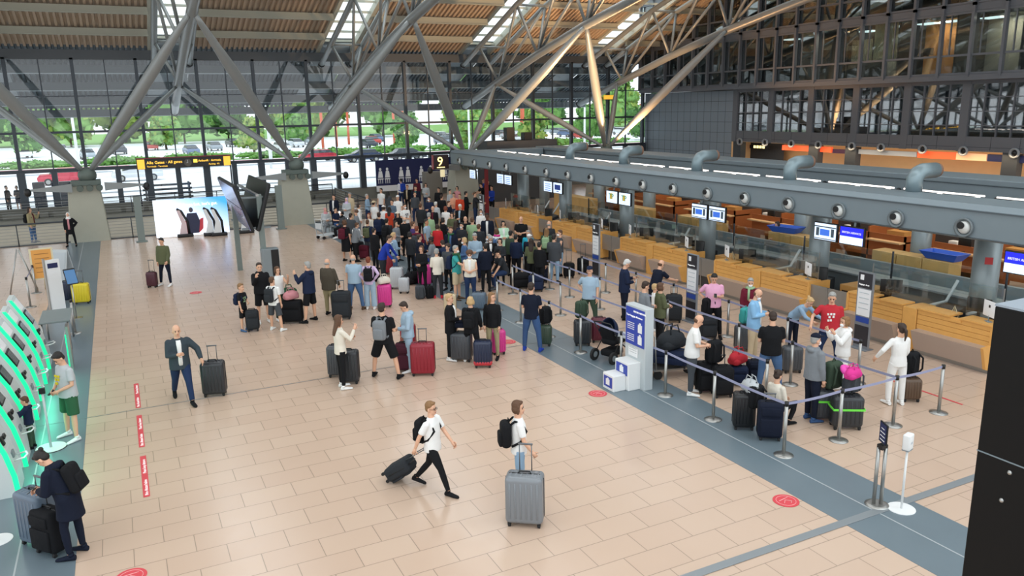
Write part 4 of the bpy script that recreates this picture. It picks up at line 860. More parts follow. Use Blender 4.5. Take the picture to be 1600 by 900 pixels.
def parse(line):
    spec, label = line.split('|'); t = spec.split(); px, py, mode, h, hdg, b, hair, hc, top, tc_, bot, bc, shoe, arms, legs = t[:15]; ex = t[15:]
    p = dict(px=float(px), py=float(py), mode=mode, h=float(h), hdg=float(hdg), hair=hair, hc=hc, top=top, tc=tc_, bot=bot, bc=bc, shoe=shoe, arms=arms, legs=legs, label=label.strip(), skin='l', ex={})
    p['b'] = {'m': 1.07, 'f': .99, 'M': 1.2, 'F': 1.12, 'c': .92}[b]; p['f'] = 1 if b in 'fF' else 0; p['sw'] = {'m': 1, 'f': .9, 'M': 1.08, 'F': .96, 'c': .85}[b]
    if p['h'] < 1.45: p['hs'] = 1.22
    for e in ex:
        k, _, v = e.partition(':'); p['ex'][k] = v or '1'
    for k in ('lean', 'hd', 'hy'):
        if k in p['ex']: p[k] = float(p['ex'][k])
    if 'skin' in p['ex']: p['skin'] = p['ex']['skin']
    return p
def prepare(p):
    near = p['mode'] == 'F' or p['py'] > 430; vb, vc = (.0115, .015) if near else (.016, .019)
    k = keyof(p, PB); p['keys'] = {}
    p['keys']['body'] = need(('body', k, near), lambda: raw_body(p), vb)
    if p['hair'] != 'bald': p['keys']['hair'] = need(('hair', k, p['hair'], near), lambda: raw_hair(p), .011 if near else .016)
    p['keys']['top'] = need(('top', k, p['top'], p['b'], p['f'], near), lambda: raw_top(p), vc)
    if p['bot'] != 'none': p['keys']['bot'] = need(('bot', k, p['bot'], p['b'], near), lambda: raw_bot(p), vc)
    if 'cap' in p['ex'] or 'hat' in p['ex']:
        p['cap'] = 'hat' if 'hat' in p['ex'] else 'cap'; p['keys']['cap'] = need(('cap', k, p['cap'], near), lambda: raw_cap(p), .009)
DET = {}
def bake():
    dg = bpy.context.evaluated_depsgraph_get()
    for key, o in list(TEM.items()):
        me = bpy.data.meshes.new_from_object(o.evaluated_get(dg)); me.name = key[0]; TEM[key] = (me, o)
    for key, (me, o) in TEM.items(): old = o.data; bpy.data.objects.remove(o); bpy.data.meshes.remove(old); TEM[key] = me
SHOEC = {}
def slot(o, i, m): o.material_slots[i].link = 'OBJECT'; o.material_slots[i].material = m
def body_mesh(p):
    key = ('full',)+p['keys']['body']
    if key in DET: return DET[key]
    src = TEM[p['keys']['body']]; d = raw_head_details(p); nv = len(src.vertices)
    vs = [v.co[:] for v in src.vertices]+d.v; fs = [tuple(q.vertices) for q in src.polygons]; n0 = len(fs); fs += [tuple(i+nv for i in q) for q in d.f]
    me = bpy.data.meshes.new('person_body'); me.from_pydata(vs, [], fs); me.polygons.foreach_set('material_index', [0]*n0+d.m); me.polygons.foreach_set('use_smooth', [True]*len(fs)); me.update()
    for _ in range(3): me.materials.append(None)
    DET[key] = me; return me
def child(nm, me, m, parent):
    if not me.materials: me.materials.append(None)
    o = bpy.data.objects.new(nm, me); COL.objects.link(o); o.parent = parent; slot(o, 0, m); return o
BAGS = {}
def backpack(p, root, J, S, col):
    """rucksack: body, front pocket, straps, loop; worn on the back"""
    key = (p.get('lean', 0), col)
    t = empty('backpack', root.location+Matrix.Rotation(root.rotation_euler.z, 3, 'Z') @ (J['T'](0, -.215, .25)*S), 0, ('%s backpack worn by the %s' % (col, p['label'].replace('person', 'person', 1)))[:200], 'backpack')
    t.rotation_euler = (Matrix.Rotation(root.rotation_euler.z, 3, 'Z') @ J['R']).to_euler(); s = S*float(p['ex'].get('bs', 1)); t.scale = (s, s, s)
    c = cloth(col)
    if 'BP' not in BAGS:
        a = MB(); a.rbox((0, 0, 0), (.29, .17, .44), .075, 4); b = MB(); b.rbox((0, -.09, -.07), (.22, .07, .24), .035, 3); BAGS['BP'] = (a.mesh('bag_body'), b.mesh('front_pocket'))
        g = MB(); g.path([(-.04, .05, .2), (-.03, .05, .26), (.03, .05, .26), (.04, .05, .2)], .009, 6); BAGS['LP'] = g.mesh('carry_loop')
        for s_ in (-1, 1):
            u = MB(); u.path([(s_*.08, .06, .17), (s_*.095, .14, .235), (s_*.11, .25, .2), (s_*.12, .325, .06), (s_*.165, .22, -.1), (s_*.13, .08, -.18)], .021, 8); BAGS['S', s_] = u.mesh('strap')
    for me, nm in ((BAGS['BP'][0], 'bag_body'), (BAGS['BP'][1], 'front_pocket'), (BAGS['LP'], 'carry_loop'), (BAGS['S', -1], 'shoulder_strap'), (BAGS['S', 1], 'shoulder_strap')): child(nm, me, c, t)
    words = p['label'].split(); t['label'] = ' '.join((col.replace('dgrey', 'dark grey').replace('dnavy', 'dark navy')+' backpack worn by the '+p['label']).split()[:16])
def make_person(p):
    J = skel(p); S = p['h']/1.75
    if p.get('hs', 1) > 1.1: S *= .975
    if p['mode'] == 'F': loc = G(p['px'], p['py'])
    else: loc = G(p['px'], p['py'], float(p['mode'][1:] or 0) if len(p['mode']) > 1 else p['h'])
    loc.z = 0
    if 'z' in p['ex']: loc.z = float(p['ex']['z'])
    rz = -rad(26.4+p['hdg'])
    if p['mode'] != 'F':                      # the surveyed point is the crown of the head, not the feet
        top = (J['neck']+J['HR'] @ Vector((0, 0, .23)))*S; off = Matrix.Rotation(rz, 3, 'Z') @ Vector((top.x, top.y, 0)); loc -= off
    o = bpy.data.objects.new('person', body_mesh(p)); COL.objects.link(o); o.location = loc; o.rotation_euler = (0, 0, rz); o.scale = (S, S, S)
    slot(o, 0, SKINS[p['skin']]); slot(o, 1, EYE); slot(o, 2, LIP); tag(o, p['label'], 'person')
    if 'grp' in p['ex']: o['group'] = 'people waiting in the check-in queue'
    K = p['keys']
    if 'hair' in K: child('headscarf' if p['hair'] == 'hijab' else 'hair', TEM[K['hair']], HAIRC[p['hc']] if p['hc'] in HAIRC else cloth(p['hc']), o)
    child('dress' if p['top'] == 'dress' else ('jacket' if p['top'] in ('jacket', 'coat', 'cardigan', 'hoodie') else 'shirt'), TEM[K['top']], cloth(p['tc']), o)
    if 'bot' in K: child(p['bot'] if p['bot'] in ('shorts', 'skirt') else 'trousers', TEM[K['bot']], cloth(p['bc']), o)
    for i in (0, 1):
        key = ('shoe', i, keyof(p, ['legs']))
        if key not in SHOEC: SHOEC[key] = raw_shoe(p, i).mesh('shoe')
        child('shoe', SHOEC[key], cloth(p['shoe']), o)
    if 'cap' in K: child('hat' if p['cap'] == 'hat' else 'cap', TEM[K['cap']], cloth(p['ex'].get('cap') or p['ex'].get('hat')), o)
    hs = p.get('hs', 1)
    def H(x, y, z): return J['neck']+J['HR'] @ (Vector((x, y, z))*hs)
    if 'mask' in p['ex']:
        a = MB(); a.ell(H(0, .062, .05), (.05*hs, .05*hs, .046*hs), J['HR'], 12, 8); a.path([H(-.05, .06, .06), H(-.08, 0, .1)], .004, 4); a.path([H(.05, .06, .06), H(.08, 0, .1)], .004, 4); a.build('face_mask', PAPER, o)
    if 'glasses' in p['ex']:
        a = MB()
        for s in (-1, 1): a.path([H(s*.032+.022*cos(q), .1, .108+.016*sin(q)) for q in [i*pi/4 for i in range(9)]], .003, 5); a.path([H(s*.054, .095, .112), H(s*.08, 0, .115)], .003, 4)
        a.path([H(-.012, .1, .112), H(.012, .1, .112)], .003, 4); a.build('glasses', BLACK, o)
    if 'inner' in p['ex']:                     # shirt showing in an open jacket
        ry = .125+.008+TOPS[p['top']][0]; a = MB()
        a.rings([[J['T'](w_*cos(t), ry*yy*.9+.028*sin(t), z) for t in [2*pi*j/12 for j in range(12)]] for z, w_, yy in ((-.04, .05, 1.0), (.13, .045, 1.0), (.3, .045, 1.03), (.42, .05, .9), (.5, .045, .65))]); a.build('shirt_front', cloth(p['ex']['inner']), o)
    if 'hood' in p['ex']:
        a = MB(); a.ell(J['T'](0, -.085, .5), (.1, .06, .05), J['R'], 12, 8); a.build('hood_lining', cloth(p['ex']['hood']), o)
    if 'scarf' in p['ex']:
        a = MB(); a.path([J['T'](.1*cos(t), .09*sin(t)+.01, .535+.01*sin(3*t)) for t in [i*pi/5 for i in range(11)]], .035, 8); a.path([J['T'](.04, .1, .52), J['T'](.05, .155, .38), J['T'](.05, .16, .22)], [.035, .03, .03], 8); a.build('scarf', cloth(p['ex']['scarf']), o)
    if 'print' in p['ex']:
        a = MB(); ry = (.125*p['b']+.012)
        for x, z in ((-.06, .34), (0, .34), (.06, .33), (-.05, .28), (.03, .27), (.0, .2), (.05, .19)): a.box(J['T'](x, ry-.35*abs(x)*abs(x)/.1, z), (.04, .012, .045), 0, .2)
        a.build('chest_print', cloth(p['ex']['print']), o)
    if 'bp' in p['ex']: backpack(p, o, J, S, p['ex']['bp'])
    if 'phone' in p['ex']:
        i = int(p['ex']['phone']) if p['ex']['phone'] in '01' else 1; w_ = J['wr', i]+J['hd', i]*.1+Vector((0, .01, .02))
        a = MB(); a.rbox((0, 0, 0), (.07, .14, .01), .004, 1); q = a.build('phone', BLACK, None, o.location+Matrix.Rotation(rz, 3, 'Z') @ (w_*S)); q.rotation_euler = (rad(-35), 0, rz)
        tag(q, ' '.join(('dark phone held by the '+p['label']).split()[:16]), 'phone')
    p['obj'] = o; p['J'] = J; p['S'] = S; return o
P_LINES = '''
121 868 F 1.68 268 f bun blk coat dnavy slim dnavy dnavy rr ln lean:19 hd:42 bp:black phone:1 hood:white | person in dark hooded jacket looking down at a phone beside a blue suitcase, bottom left
117 684 F 1.78 215 M short blk tee lgrey shorts green white cc sa hd:35 print:yellow phone:1 | person in pale grey T-shirt, green shorts and white trainers looking at a phone
52 700 F 1.02 250 c short brn hoodie navy trousers dgreen black ww st hood:mint hd:10 | small child in navy and pale green top at the green lit kiosk
288 627 F 1.8 148 m fringe gry jacket gjacket trousers dkjean black op w1 lean:5 inner:white | person in dark green-grey jacket striding and pulling a black suitcase, left of centre
261 446 F 1.76 190 m short blk jacket olive slim dnavy white gd sa hd:15 | person in olive jacket and dark trousers with a small maroon suitcase, far left
54 379 F 1.74 90 m long dkb jacket khaki trousers denim grey fd st bp:black inner:maroon | person in khaki vest standing at the far left railing
113 385 F 1.62 160 f hijab white coat black slim black black hd sa inner:rose | person in long black coat and white headscarf leaning at the far railing
383 517 F 1.38 110 c short ltb tee black shorts black denim rd st bp:navy print:sage | child in black T-shirt and shorts with blue shoes, left end of the family group
413 504 F 1.8 150 m short dkb hoodie black shorts black white gf ln | tall person in black hoodie and shorts with white socks in the family group
432 517 F 1.58 20 m short brn tee white shorts dgrey white dd sa bp:charcoal | person in white T-shirt and grey shorts seen from behind, family group
440 501 F 1.64 130 f bob brn vest white slim dgreen white fd st | person in white sleeveless top eating, behind the one in grey shorts
487 503 F 1.82 290 m short gry hoodie navy shorts black black fd sa | person in navy hooded top and black shorts eating, right end of family group
517 492 F 1.74 20 M fringe gry jacket bjacket trousers khaki black dg st hd:5 | person in brown jacket seen from behind with a large black suitcase
557 484 F 1.76 5 M fringe gry tee lblue trousers denim brown dd sa | person in light blue short sleeved shirt and jeans seen from behind
580 483 F 1.66 0 f short red shirt lilac wide lblue white hh st bp:black | person in lilac top and wide pale jeans seen from behind
536 607 F 1.7 60 f long brn shirt cream slim black white pf st hd:5 | person with long brown hair, white blouse and black leggings beside dark suitcases
603 592 F 1.84 12 M short dkb tee black shorts black black gr wd bp:grey | broad person in black T-shirt and black shorts, legs apart, seen from behind
640 580 F 1.72 250 f short dkb hoodie lblue trousers lblue white rd st hd:30 | person in pale blue sweatshirt and pale jeans behind the red suitcase
600 442 F 1.78 90 M short dkb shirt royal trousers charcoal black lg st lean:26 | person in bright blue sweater bending over silver suitcases
685 466 F 1.66 355 f short gry shirt cream trousers charcoal red rd st | person in cream knit top and dark trousers with red shoes, seen from behind
706 562 F 1.68 100 f short bld cardigan black slim black white dr ln inner:white | person in black cardigan over white shirt holding a small navy case
771 560 F 1.68 195 f long ltb shirt black slim khaki black dd st hy:60 | person with long fair hair and black sweater facing the camera by pink suitcase
738 566 F 1.66 12 f bob bld jacket black slim black white rg sa bp:black | person with blond hair, black jacket and black backpack on the blue suitcase, from behind
831 549 F 1.8 15 m short dkb tee dnavy trousers jean blue rr sa hd:10 | person in dark navy T-shirt and jeans standing alone on the grey floor band
736 473 F 1.7 180 F curly brn vest cream trousers dkjean black rr st mask hd:20 inner:white | person in cream vest and face mask reading a paper, front of the crowd
715 468 F 1.78 110 m short gry tee teal shorts beige brown rw st mask scarf:green bp:navy | person in teal T-shirt with green scarf handing over a paper
768 441 F 1.7 175 F long gry cardigan black trousers charcoal black rr st hd:30 inner:white mask | person with long grey hair and black cardigan, head bowed, right of the cream vest
790 451 F 1.78 250 m short dkb tee charcoal trousers dkjean dgrey ll si cap:black lean:22 hd:10 | person in black T-shirt and cap sitting on a black suitcase
831 447 F 1.68 10 f long dkb shirt olive trousers black black rr st | person in olive green top with yellow bag seen from behind
866 442 F 1.74 20 m short blk jacket dgrey trousers ldenim black rd ln mask | person in grey jacket and pale jeans seen from behind near the barrier belt
875 431 F 1.7 250 f short brn vest dgrey slim ldenim black xx st mask | person in grey sleeveless top with folded arms wearing a mask
921 512 F 1.76 200 M fringe gry polo lblue trousers dgreen brown dh sa cap:navy | person in light polo shirt, navy cap and dark green trousers behind the barrier belt
975 499 F 1.78 85 m short wht jacket navy trousers dnavy black pr st hd:30 phone:0 | person with white hair and navy jacket looking at a phone behind the stroller
1021 500 F 1.78 60 m fringe brn tee dnavy trousers charcoal black ww st lean:20 hd:12 | bald person in dark navy T-shirt leaning on a baggage trolley
1022 517 F 1.32 75 c short bld shirt white trousers grey white rr st | child with blond hair and white top among the trolleys
1005 545 F 1.76 75 m short dkb shirt grey trousers grey grey rr st hd:15 | person in grey long sleeved shirt behind the blue information panel
1030 540 F 1.66 75 f bob brn jacket olive trousers black black rr st | person in khaki jacket with shoulder length hair behind the information panel
1079 616 F 1.78 100 M fringe brn polo white trousers dgrey white rr st hd:25 lean:6 | bald person in white polo shirt eating by black suitcases
1112 527 F 1.76 190 M short blk polo pink trousers black black ph sa hd:25 phone:0 | person in pink polo shirt looking at a phone, hand on hip
1168 531 F 1.66 190 f short gry jacket wine trousers dkjean black pd st mask scarf:sage hd:10 | person in maroon jacket with pale scarf and face mask
1175 564 F 1.8 125 m fringe brn jacket sky trousers beige white pp st mask hd:30 inner:white phone:1 | person in light blue blazer and beige trousers looking at a phone
1201 614 F 1.8 8 M short dkb tee black trousers denim black rr sa hd:15 | broad person in black T-shirt and jeans seen from behind in the queue
1236 548 F 1.66 150 f bun bld shirt ldenim trousers dnavy black ww st lean:48 hd:10 | person in denim shirt bending down over luggage
1292 574 F 1.82 200 M short gry tee red trousers dkjean black do sa print:white hd:15 | person in red T-shirt with white lettering by the counter
1266 657 F 1.76 75 m short gry hoodie grey trousers dnavy jean rd st cap:dnavy mask hood:pink | person in grey hooded jacket, dark cap and face mask in the queue
1312 612 F 1.66 265 f bob ltb hoodie white slim white white ff st mask | person in white hooded top holding both hands to the face
1397 632 F 1.72 352 f pony dkb shirt white trousers white white og ln | person all in white sweatshirt and trousers with a dark ponytail
1210 662 F 1.62 60 f bun dkb shirt cream slim black black rr cr hd:15 | person in cream top crouching on the floor behind dark suitcases
679 766 F 1.6 112 m short ltb tee white slim black black sb w2 bp:black glasses | person in white T-shirt and black track pants walking with a small black trolley
812 780 F 1.66 80 f bob brn tee white slim ldenim white dg ln bp:black hy:-20 | person in white T-shirt and pale jeans with large backpack and grey suitcase
521 304 H 1.76 190 m short blk jacket dnavy trousers black black dd st inner:white | person in dark jacket by the railing, left edge of the crowd
546 301 H 1.74 200 M short gry shirt beige trousers beige brown dd st | person in light beige shirt by the railing at the crowd's back left
541 309 H 1.62 190 f hijab lilac coat lgrey slim grey grey rr st | person in white headscarf and light coat in front of the beige shirt
573 303 H 1.7 100 m short gry shirt ldenim trousers dkjean black dr st | person in light denim shirt standing at the railing behind the crowd
595 294 H 1.78 210 m short blk tee white trousers dkjean black dd st | person in white T-shirt with dark hair far back left by the banner
606 299 H 1.66 30 f long blk cardigan dgrey slim dkjean black dr st | person with long black hair and dark grey top near the banner
621 305 H 1.74 190 m short blk tee white shorts black white dd sa cap:white | person in white T-shirt and white cap facing the camera
632 318 H 1.78 140 M short blk tee white trousers navy black dr st print:navy mask | person in white T-shirt with dark chest print and mask
584 314 H 1.7 30 f short dkb tee white slim beige white dr st hat:beige | person in straw hat and white T-shirt with a dark shoulder strap
608 323 H 1.66 10 f long blk dress orange none black black dd st | person in orange red dress with black hair seen from behind
508 326 H1.25 1.6 150 f hijab rose coat lgrey slim grey grey rr si | person in pink headscarf sitting at the left edge of the crowd
524 327 H1.28 1.7 120 m short blk tee navy trousers jean black rr si | person in navy T-shirt sitting at the left edge of the crowd
534 332 H1.25 1.6 240 f hijab black coat dgrey slim black white rr si | person in black headscarf sitting in the crowd's left part
556 328 H 1.62 240 f curly brn shirt grey slim jean grey dd st | person with big curly brown hair in a grey top
576 333 H 1.6 200 f long red shirt cream slim jean grey dr st | person with red brown hair and cream top facing the camera
538 343 H 1.74 30 F bob brn dress black none black black rd sa bp:maroon | person in black knee length dress with bare legs, left front of crowd
558 347 H 1.62 60 m short brn hoodie grey trousers black black rr st lean:14 | person in grey hooded top leaning forward behind the black dress
574 343 H 1.66 15 m short brn jacket navy trousers dgrey grey dd st bp:olive | person in navy jacket with olive backpack seen from behind
592 332 H 1.76 15 M short dkb jacket dnavy trousers black black dd st bp:navy bs:1.2 | person carrying a large navy backpack seen from behind
599 321 H 1.62 30 f bob dkb shirt white slim dkjean white dd st cap:white | person in white top and white cap left of the orange dress
621 331 H 1.56 160 f bob blk tee black slim dkjean black rr st hat:cream | person in black top and small cream hat right of the orange dress
632 339 H 1.66 10 M fringe gry shirt black trousers black black dd st | grey haired person in black top seen from behind mid crowd
626 279 H 1.76 320 m short blk shirt white trousers dkjean black dd st bp:blue bs:1.2 | person in white shirt with blue backpack near the banner
636 289 H 1.7 190 f short red jacket black slim black black dd st inner:beige | person in open black jacket over beige top
651 279 H 1.76 200 m short blk jacket maroon trousers charcoal black dd st | person in dark maroon jacket in front of the navy banner
649 290 H 1.8 185 M short blk jacket dnavy shorts dgrey grey dd sa inner:teal | person in open navy jacket over teal T-shirt and dark shorts
665 286 H 1.66 170 f bob blk shirt lgrey slim dkjean grey dr st | person in light striped shirt in front of the banner
670 307 H 1.72 200 m short blk jacket navy trousers dkjean black rd st mask | person in navy jacket and mask behind the grey haired pair
681 315 H 1.66 30 f short wht shirt lgrey slim beige grey dd st | white haired person in light top mid crowd
676 322 H 1.7 190 m fringe brn jacket black trousers black black dd st inner:maroon | person in black jacket with maroon scarf mid crowd
670 332 H 1.72 20 M short gry shirt sage trousers beige grey dd st | grey haired person in pale green shirt seen from behind
666 342 H 1.74 110 m short blk tee lblue trousers dkjean black rd st skin:t | person in light blue T-shirt with short black hair
696 322 H 1.66 20 f bob red tee white slim dkjean grey dd st | person with reddish bob and white T-shirt seen from behind
701 314 H 1.7 110 m short brn jacket dnavy trousers black black rd st | person in dark navy jacket left of the elderly pair
714 291 H 1.7 200 f bob blk shirt rose slim dkjean grey dd st | person in pink top near the grey cabinet
709 301 H 1.66 180 f short dkb shirt peach slim jean white dr st | person in pale peach top right of the grey cabinet
718 303 H 1.68 190 m short red shirt orange trousers dkjean black dd st | person in orange top right of the grey cabinet
718 319 H 1.74 200 m short wht jacket black trousers dgrey black rd st inner:lblue hd:20 | white haired person in black jacket over light blue shirt
683 350 H 1.6 20 f bob dkb jacket rred slim black black dd st | person in bright red jacket seen from behind
686 358 H 1.3 190 c short ltb shirt dnavy trousers navy white dd st cap:pink | child in pink cap in front of the red jacket
645 346 H 1.72 60 m short brn shirt purple trousers dkjean black dd st | person in dark purple top left of the red jumper
651 353 H 1.74 15 m short red hoodie wine trousers jean black dr st bp:dgrey | person in dark red jumper with dark grey backpack and jeans
704 354 H 1.78 190 m short brn jacket dnavy trousers dkjean black dd st scarf:green inner:denim | person in navy jacket with green scarf facing the camera
751 285 H 1.76 250 m short dkb tee black trousers black black ww st lean:20 | person in black T-shirt leaning over the far counter
755 279 H 1.76 150 M short brn shirt blue trousers dkjean black dd st | person in blue shirt at the far counters
762 281 H 1.78 180 m short blk jacket black trousers black black dd st | person in black jacket at the far counters beside the blue shirt
728 299 H 1.74 70 m short blk shirt black trousers black black rr st | person in black shirt with back turned near the far counter
703 296 H 1.66 140 f bun blk shirt lgrey slim grey grey dd st | person in light grey top directly left of the pink top, far back
727 338 H 1.74 170 m fringe brn shirt black trousers black black dd st | bald person in black shirt behind the masked one
721 348 H 1.64 200 f short blk jacket charcoal slim black black rd st mask | person in charcoal jacket wearing a white mask
738 339 H 1.8 15 M short brn tee sage trousers beige brown rr sa | broad person in sage green T-shirt seen from behind
761 333 H 1.84 185 m short blk jacket dnavy trousers lblue black dd st inner:white skin:d | tall person in navy blazer over white shirt facing the camera
751 327 H 1.66 170 f bob dkb shirt white slim dkjean white dd st mask | person in white top and mask behind the navy blazer
786 345 H 1.7 170 F bob blk cardigan mint slim black black rr st inner:white | person in mint green cardigan near the counters
789 354 H 1.45 15 f bob bld dress dgreen none black black dr st | fair haired person in dark green top in front of the mint cardigan
814 338 H 1.78 190 M fringe brn tee black trousers black black xr st | person in black T-shirt facing the camera by the oak counter
615 363 H 1.66 60 f pony bld shirt ldenim slim denim white rr st bp:white bs:.8 | fair haired person in light denim jacket seen from behind
672 370 H 1.64 280 f bun blk cardigan grey slim dgrey black rr st skin:d hd:15 | person in grey cardigan with dark hair looking down
690 366 H 1.7 330 M short dkb shirt navy trousers charcoal black ww st lean:50 | person in navy sweater bent far forward
725 371 H 1.66 250 f bob bld shirt denim slim dkjean grey rr st mask | person with blond bob and denim jacket wearing a mask
741 364 H 1.76 190 M short gry shirt lblue trousers navy brown rr st hd:25 | person in light blue long sleeved shirt and dark blue trousers
699 381 H 1.6 200 f curly dkb jacket dgrey slim black black dd st | person with big dark curls behind the cream knit top
763 366 H 1.66 240 f short gry shirt lgrey slim dgrey grey dr st mask | person with short grey hair and pink mask
776 357 H 1.7 30 f bob brn tee white slim dkjean white dd st scarf:hot bp:denim bs:.8 | person in white T-shirt with bright pink scarf
825 360 H 1.6 200 f short gry jacket turq slim black black dd st | person in turquoise jacket by the barrier
827 366 H 1.64 30 m short gry jacket dnavy trousers black black dd st cap:white mask | person in white cap and dark jacket by the turquoise one
858 345 H 1.76 30 m fringe gry jacket charcoal trousers black black dd st | grey haired person in dark jacket standing at the fourth counter
854 356 H 1.68 15 f long ltb jacket dgreen slim black black dd st bp:sage | person with long fair hair and dark green jacket
560 318 H 1.64 80 f bob dkb shirt white slim grey white dd st | person in white top between curly hair and denim shirt
612 312 H 1.7 200 m short dkb shirt bluegrey trousers dkjean black rr st | person in blue grey shirt behind the orange dress
657 318 H 1.7 20 m short brn jacket charcoal trousers black black dd st | person in charcoal jacket mid crowd left of the grey haired one
690 304 H 1.72 30 m short dkb jacket black trousers black black dd st | person in black jacket directly in front of the grey cabinet
706 332 H 1.66 200 f bob dkb jacket olive slim black grey rr st | person in olive jacket in front of the elderly pair
640 362 H 1.62 30 f bob blk jacket charcoal slim black black dd st | person in charcoal jacket behind the red jumper
658 384 H 1.6 200 f bob brn jacket black slim black black rr st | person in black jacket beside the pink suitcase
806 366 H 1.66 20 m short blk shirt navy trousers black black dd st | person in navy shirt behind the sitting one
843 378 H 1.6 30 m short blk jacket black trousers black black dd st | person in black jacket between olive top and grey jacket
584 356 H 1.62 40 m short blk jacket black trousers black black dd st | person in black jacket in front of the large navy backpack
548 333 H 1.7 30 m short dkb jacket dgrey trousers black black dd st | person in dark grey jacket behind the black knee length dress
604 341 H 1.7 15 m short blk jacket charcoal trousers black black dd st bp:black | person with black backpack below the orange dress
618 345 H 1.66 120 f long dkb shirt grey slim black black dr st | person with long dark hair in grey top above the blue sweater
655 366 H 1.7 60 m short dkb jacket dnavy trousers dkjean black rr st | person in dark navy jacket directly below the red jumper
692 340 H 1.64 60 f bob blk jacket black slim black black rd st | person in black jacket right of the bright red jacket
712 345 H 1.66 30 f long dkb jacket navy slim dkjean black dd st | person with long hair in navy behind the green scarf
748 350 H 1.7 20 m short brn jacket charcoal trousers black black dd st | person in charcoal jacket between blond bob and navy blazer
758 380 H 1.66 340 m short blk jacket dnavy trousers black black rr st | person in dark navy jacket behind the long grey hair
781 372 H 1.64 200 f bob dkb shirt charcoal slim black black rd st | person in charcoal top behind the pink scarf
798 360 H 1.7 30 m short blk shirt dgreen trousers black black dd st | person in dark green shirt right of the mint cardigan
648 300 H 1.7 160 m short brn shirt dgrey trousers dkjean black dd st | person in dark grey shirt in front of the teal T-shirt
685 293 H 1.7 200 m short blk jacket black trousers black black dd st | person in black jacket left of the grey cabinet, far back
742 300 H 1.7 100 m short brn shirt charcoal trousers dkjean black ww st | person in charcoal shirt at the first far counter
768 290 H 1.7 220 f bun blk shirt blue slim black black rr st | person in bright blue top behind the far counters
1214 346 H 1.7 250 f bob dkb vest maroon slim black black rr st inner:white hd:10 | person in white blouse and maroon vest working behind the conveyor
1375 345 H 1.6 60 m short blk shirt charcoal trousers black black rr st | dark clothed staff person at the rear counters, near the right
9 290 H 1.76 90 m short blk shirt black trousers black black rd st | dark silhouette of a person outside the glass at the left edge
25 290 H 1.66 180 f bob blk shirt dgrey shorts navy grey rr st | person outside the glass doors, second from the left edge
366 268 H 1.76 60 m short blk shirt ldenim trousers dgrey grey dd st | person in light denim shirt outside the glass, right of the gates sign
'''
import time as _t
for ln in P_LINES.strip().split('\n'): PEOPLE.append(parse(ln))
for p in PEOPLE: prepare(p)
bake()
for p in PEOPLE: make_person(p)
PB_ = {p['label']: p for p in PEOPLE}

# ================================================================== LUGGAGE
SUIT = {}
def suitcase(px, py, w, d, h, col, hdg, style, handle, label, z=0, group=None, loc=None, tilt=0):
    p = Vector(loc) if loc is not None else G(px, py); p.z = z; rz = -rad(26.4+hdg)
    t = empty('suitcase', p, rz, label, 'suitcase', group); r = .035; wz = .055
    if tilt: t.rotation_euler = (rad(tilt), 0, rz)
    m = hard(col) if style == 'hard' else cloth(col); a = MB(); hh = h-wz
    a.rbox((0, 0, wz+hh/2), (w, d, hh), min(.07, d*.28), 4)
    if style == 'hard':
        for k in range(6):
            x = (k-2.5)*w*.145
            for s in (-1, 1): a.rbox((x, s*(d/2), wz+hh*.5), (w*.05, .014, hh*.76), .006, 1)
            a.rbox((x, 0, wz+hh), (w*.05, d*.6, .01), .004, 1)
        a.build('shell', m, t)
    else:
        a.build('shell', m, t); b = MB(); b.rbox((0, d/2+.008, wz+hh*.34), (w*.82, .05, hh*.5), .02, 2); b.build('lower_pocket', m, t)
        b = MB(); b.rbox((0, d/2+.006, wz+hh*.78), (w*.78, .04, hh*.24), .018, 2); b.build('upper_pocket', m, t)
    b = MB(); b.path([Vector((x, 0, z_)) for x, z_ in ((-w/2-.002, wz+.08), (-w/2-.002, wz+hh-.06), (-w/2+.06, wz+hh+.002), (w/2-.06, wz+hh+.002), (w/2+.002, wz+hh-.06), (w/2+.002, wz+.08))], .007, 5); b.build('zip_seam', BLACK, t)
    for sx in (-1, 1):
        for sy in (-1, 1): b = MB(); x, y = sx*(w/2-.06), sy*(d/2-.05); b.path([(x-.02, y, .028), (x+.02, y, .028)], .028, 10); b.bb(x-.026, x+.026, y-.018, y+.018, .03, .07); b.build('wheel', RUBBER, t)
    b = MB(); b.path([(-.09, 0, wz+hh), (-.08, 0, wz+hh+.035), (.08, 0, wz+hh+.035), (.09, 0, wz+hh)], .012, 8); b.build('carry_handle', BLACK, t)
    if handle:
        b = MB(); H_ = handle
        for s in (-1, 1): b.path([(s*.09, -d*.32, wz+hh-.02), (s*.09, -d*.32, wz+hh+H_)], .009, 6)
        b.rbox((0, -d*.32, wz+hh+H_), (.22, .03, .03), .012, 2); b.build('telescopic_handle', mat('handle_metal', '#6a6d70', .35, .7), t)
    return t
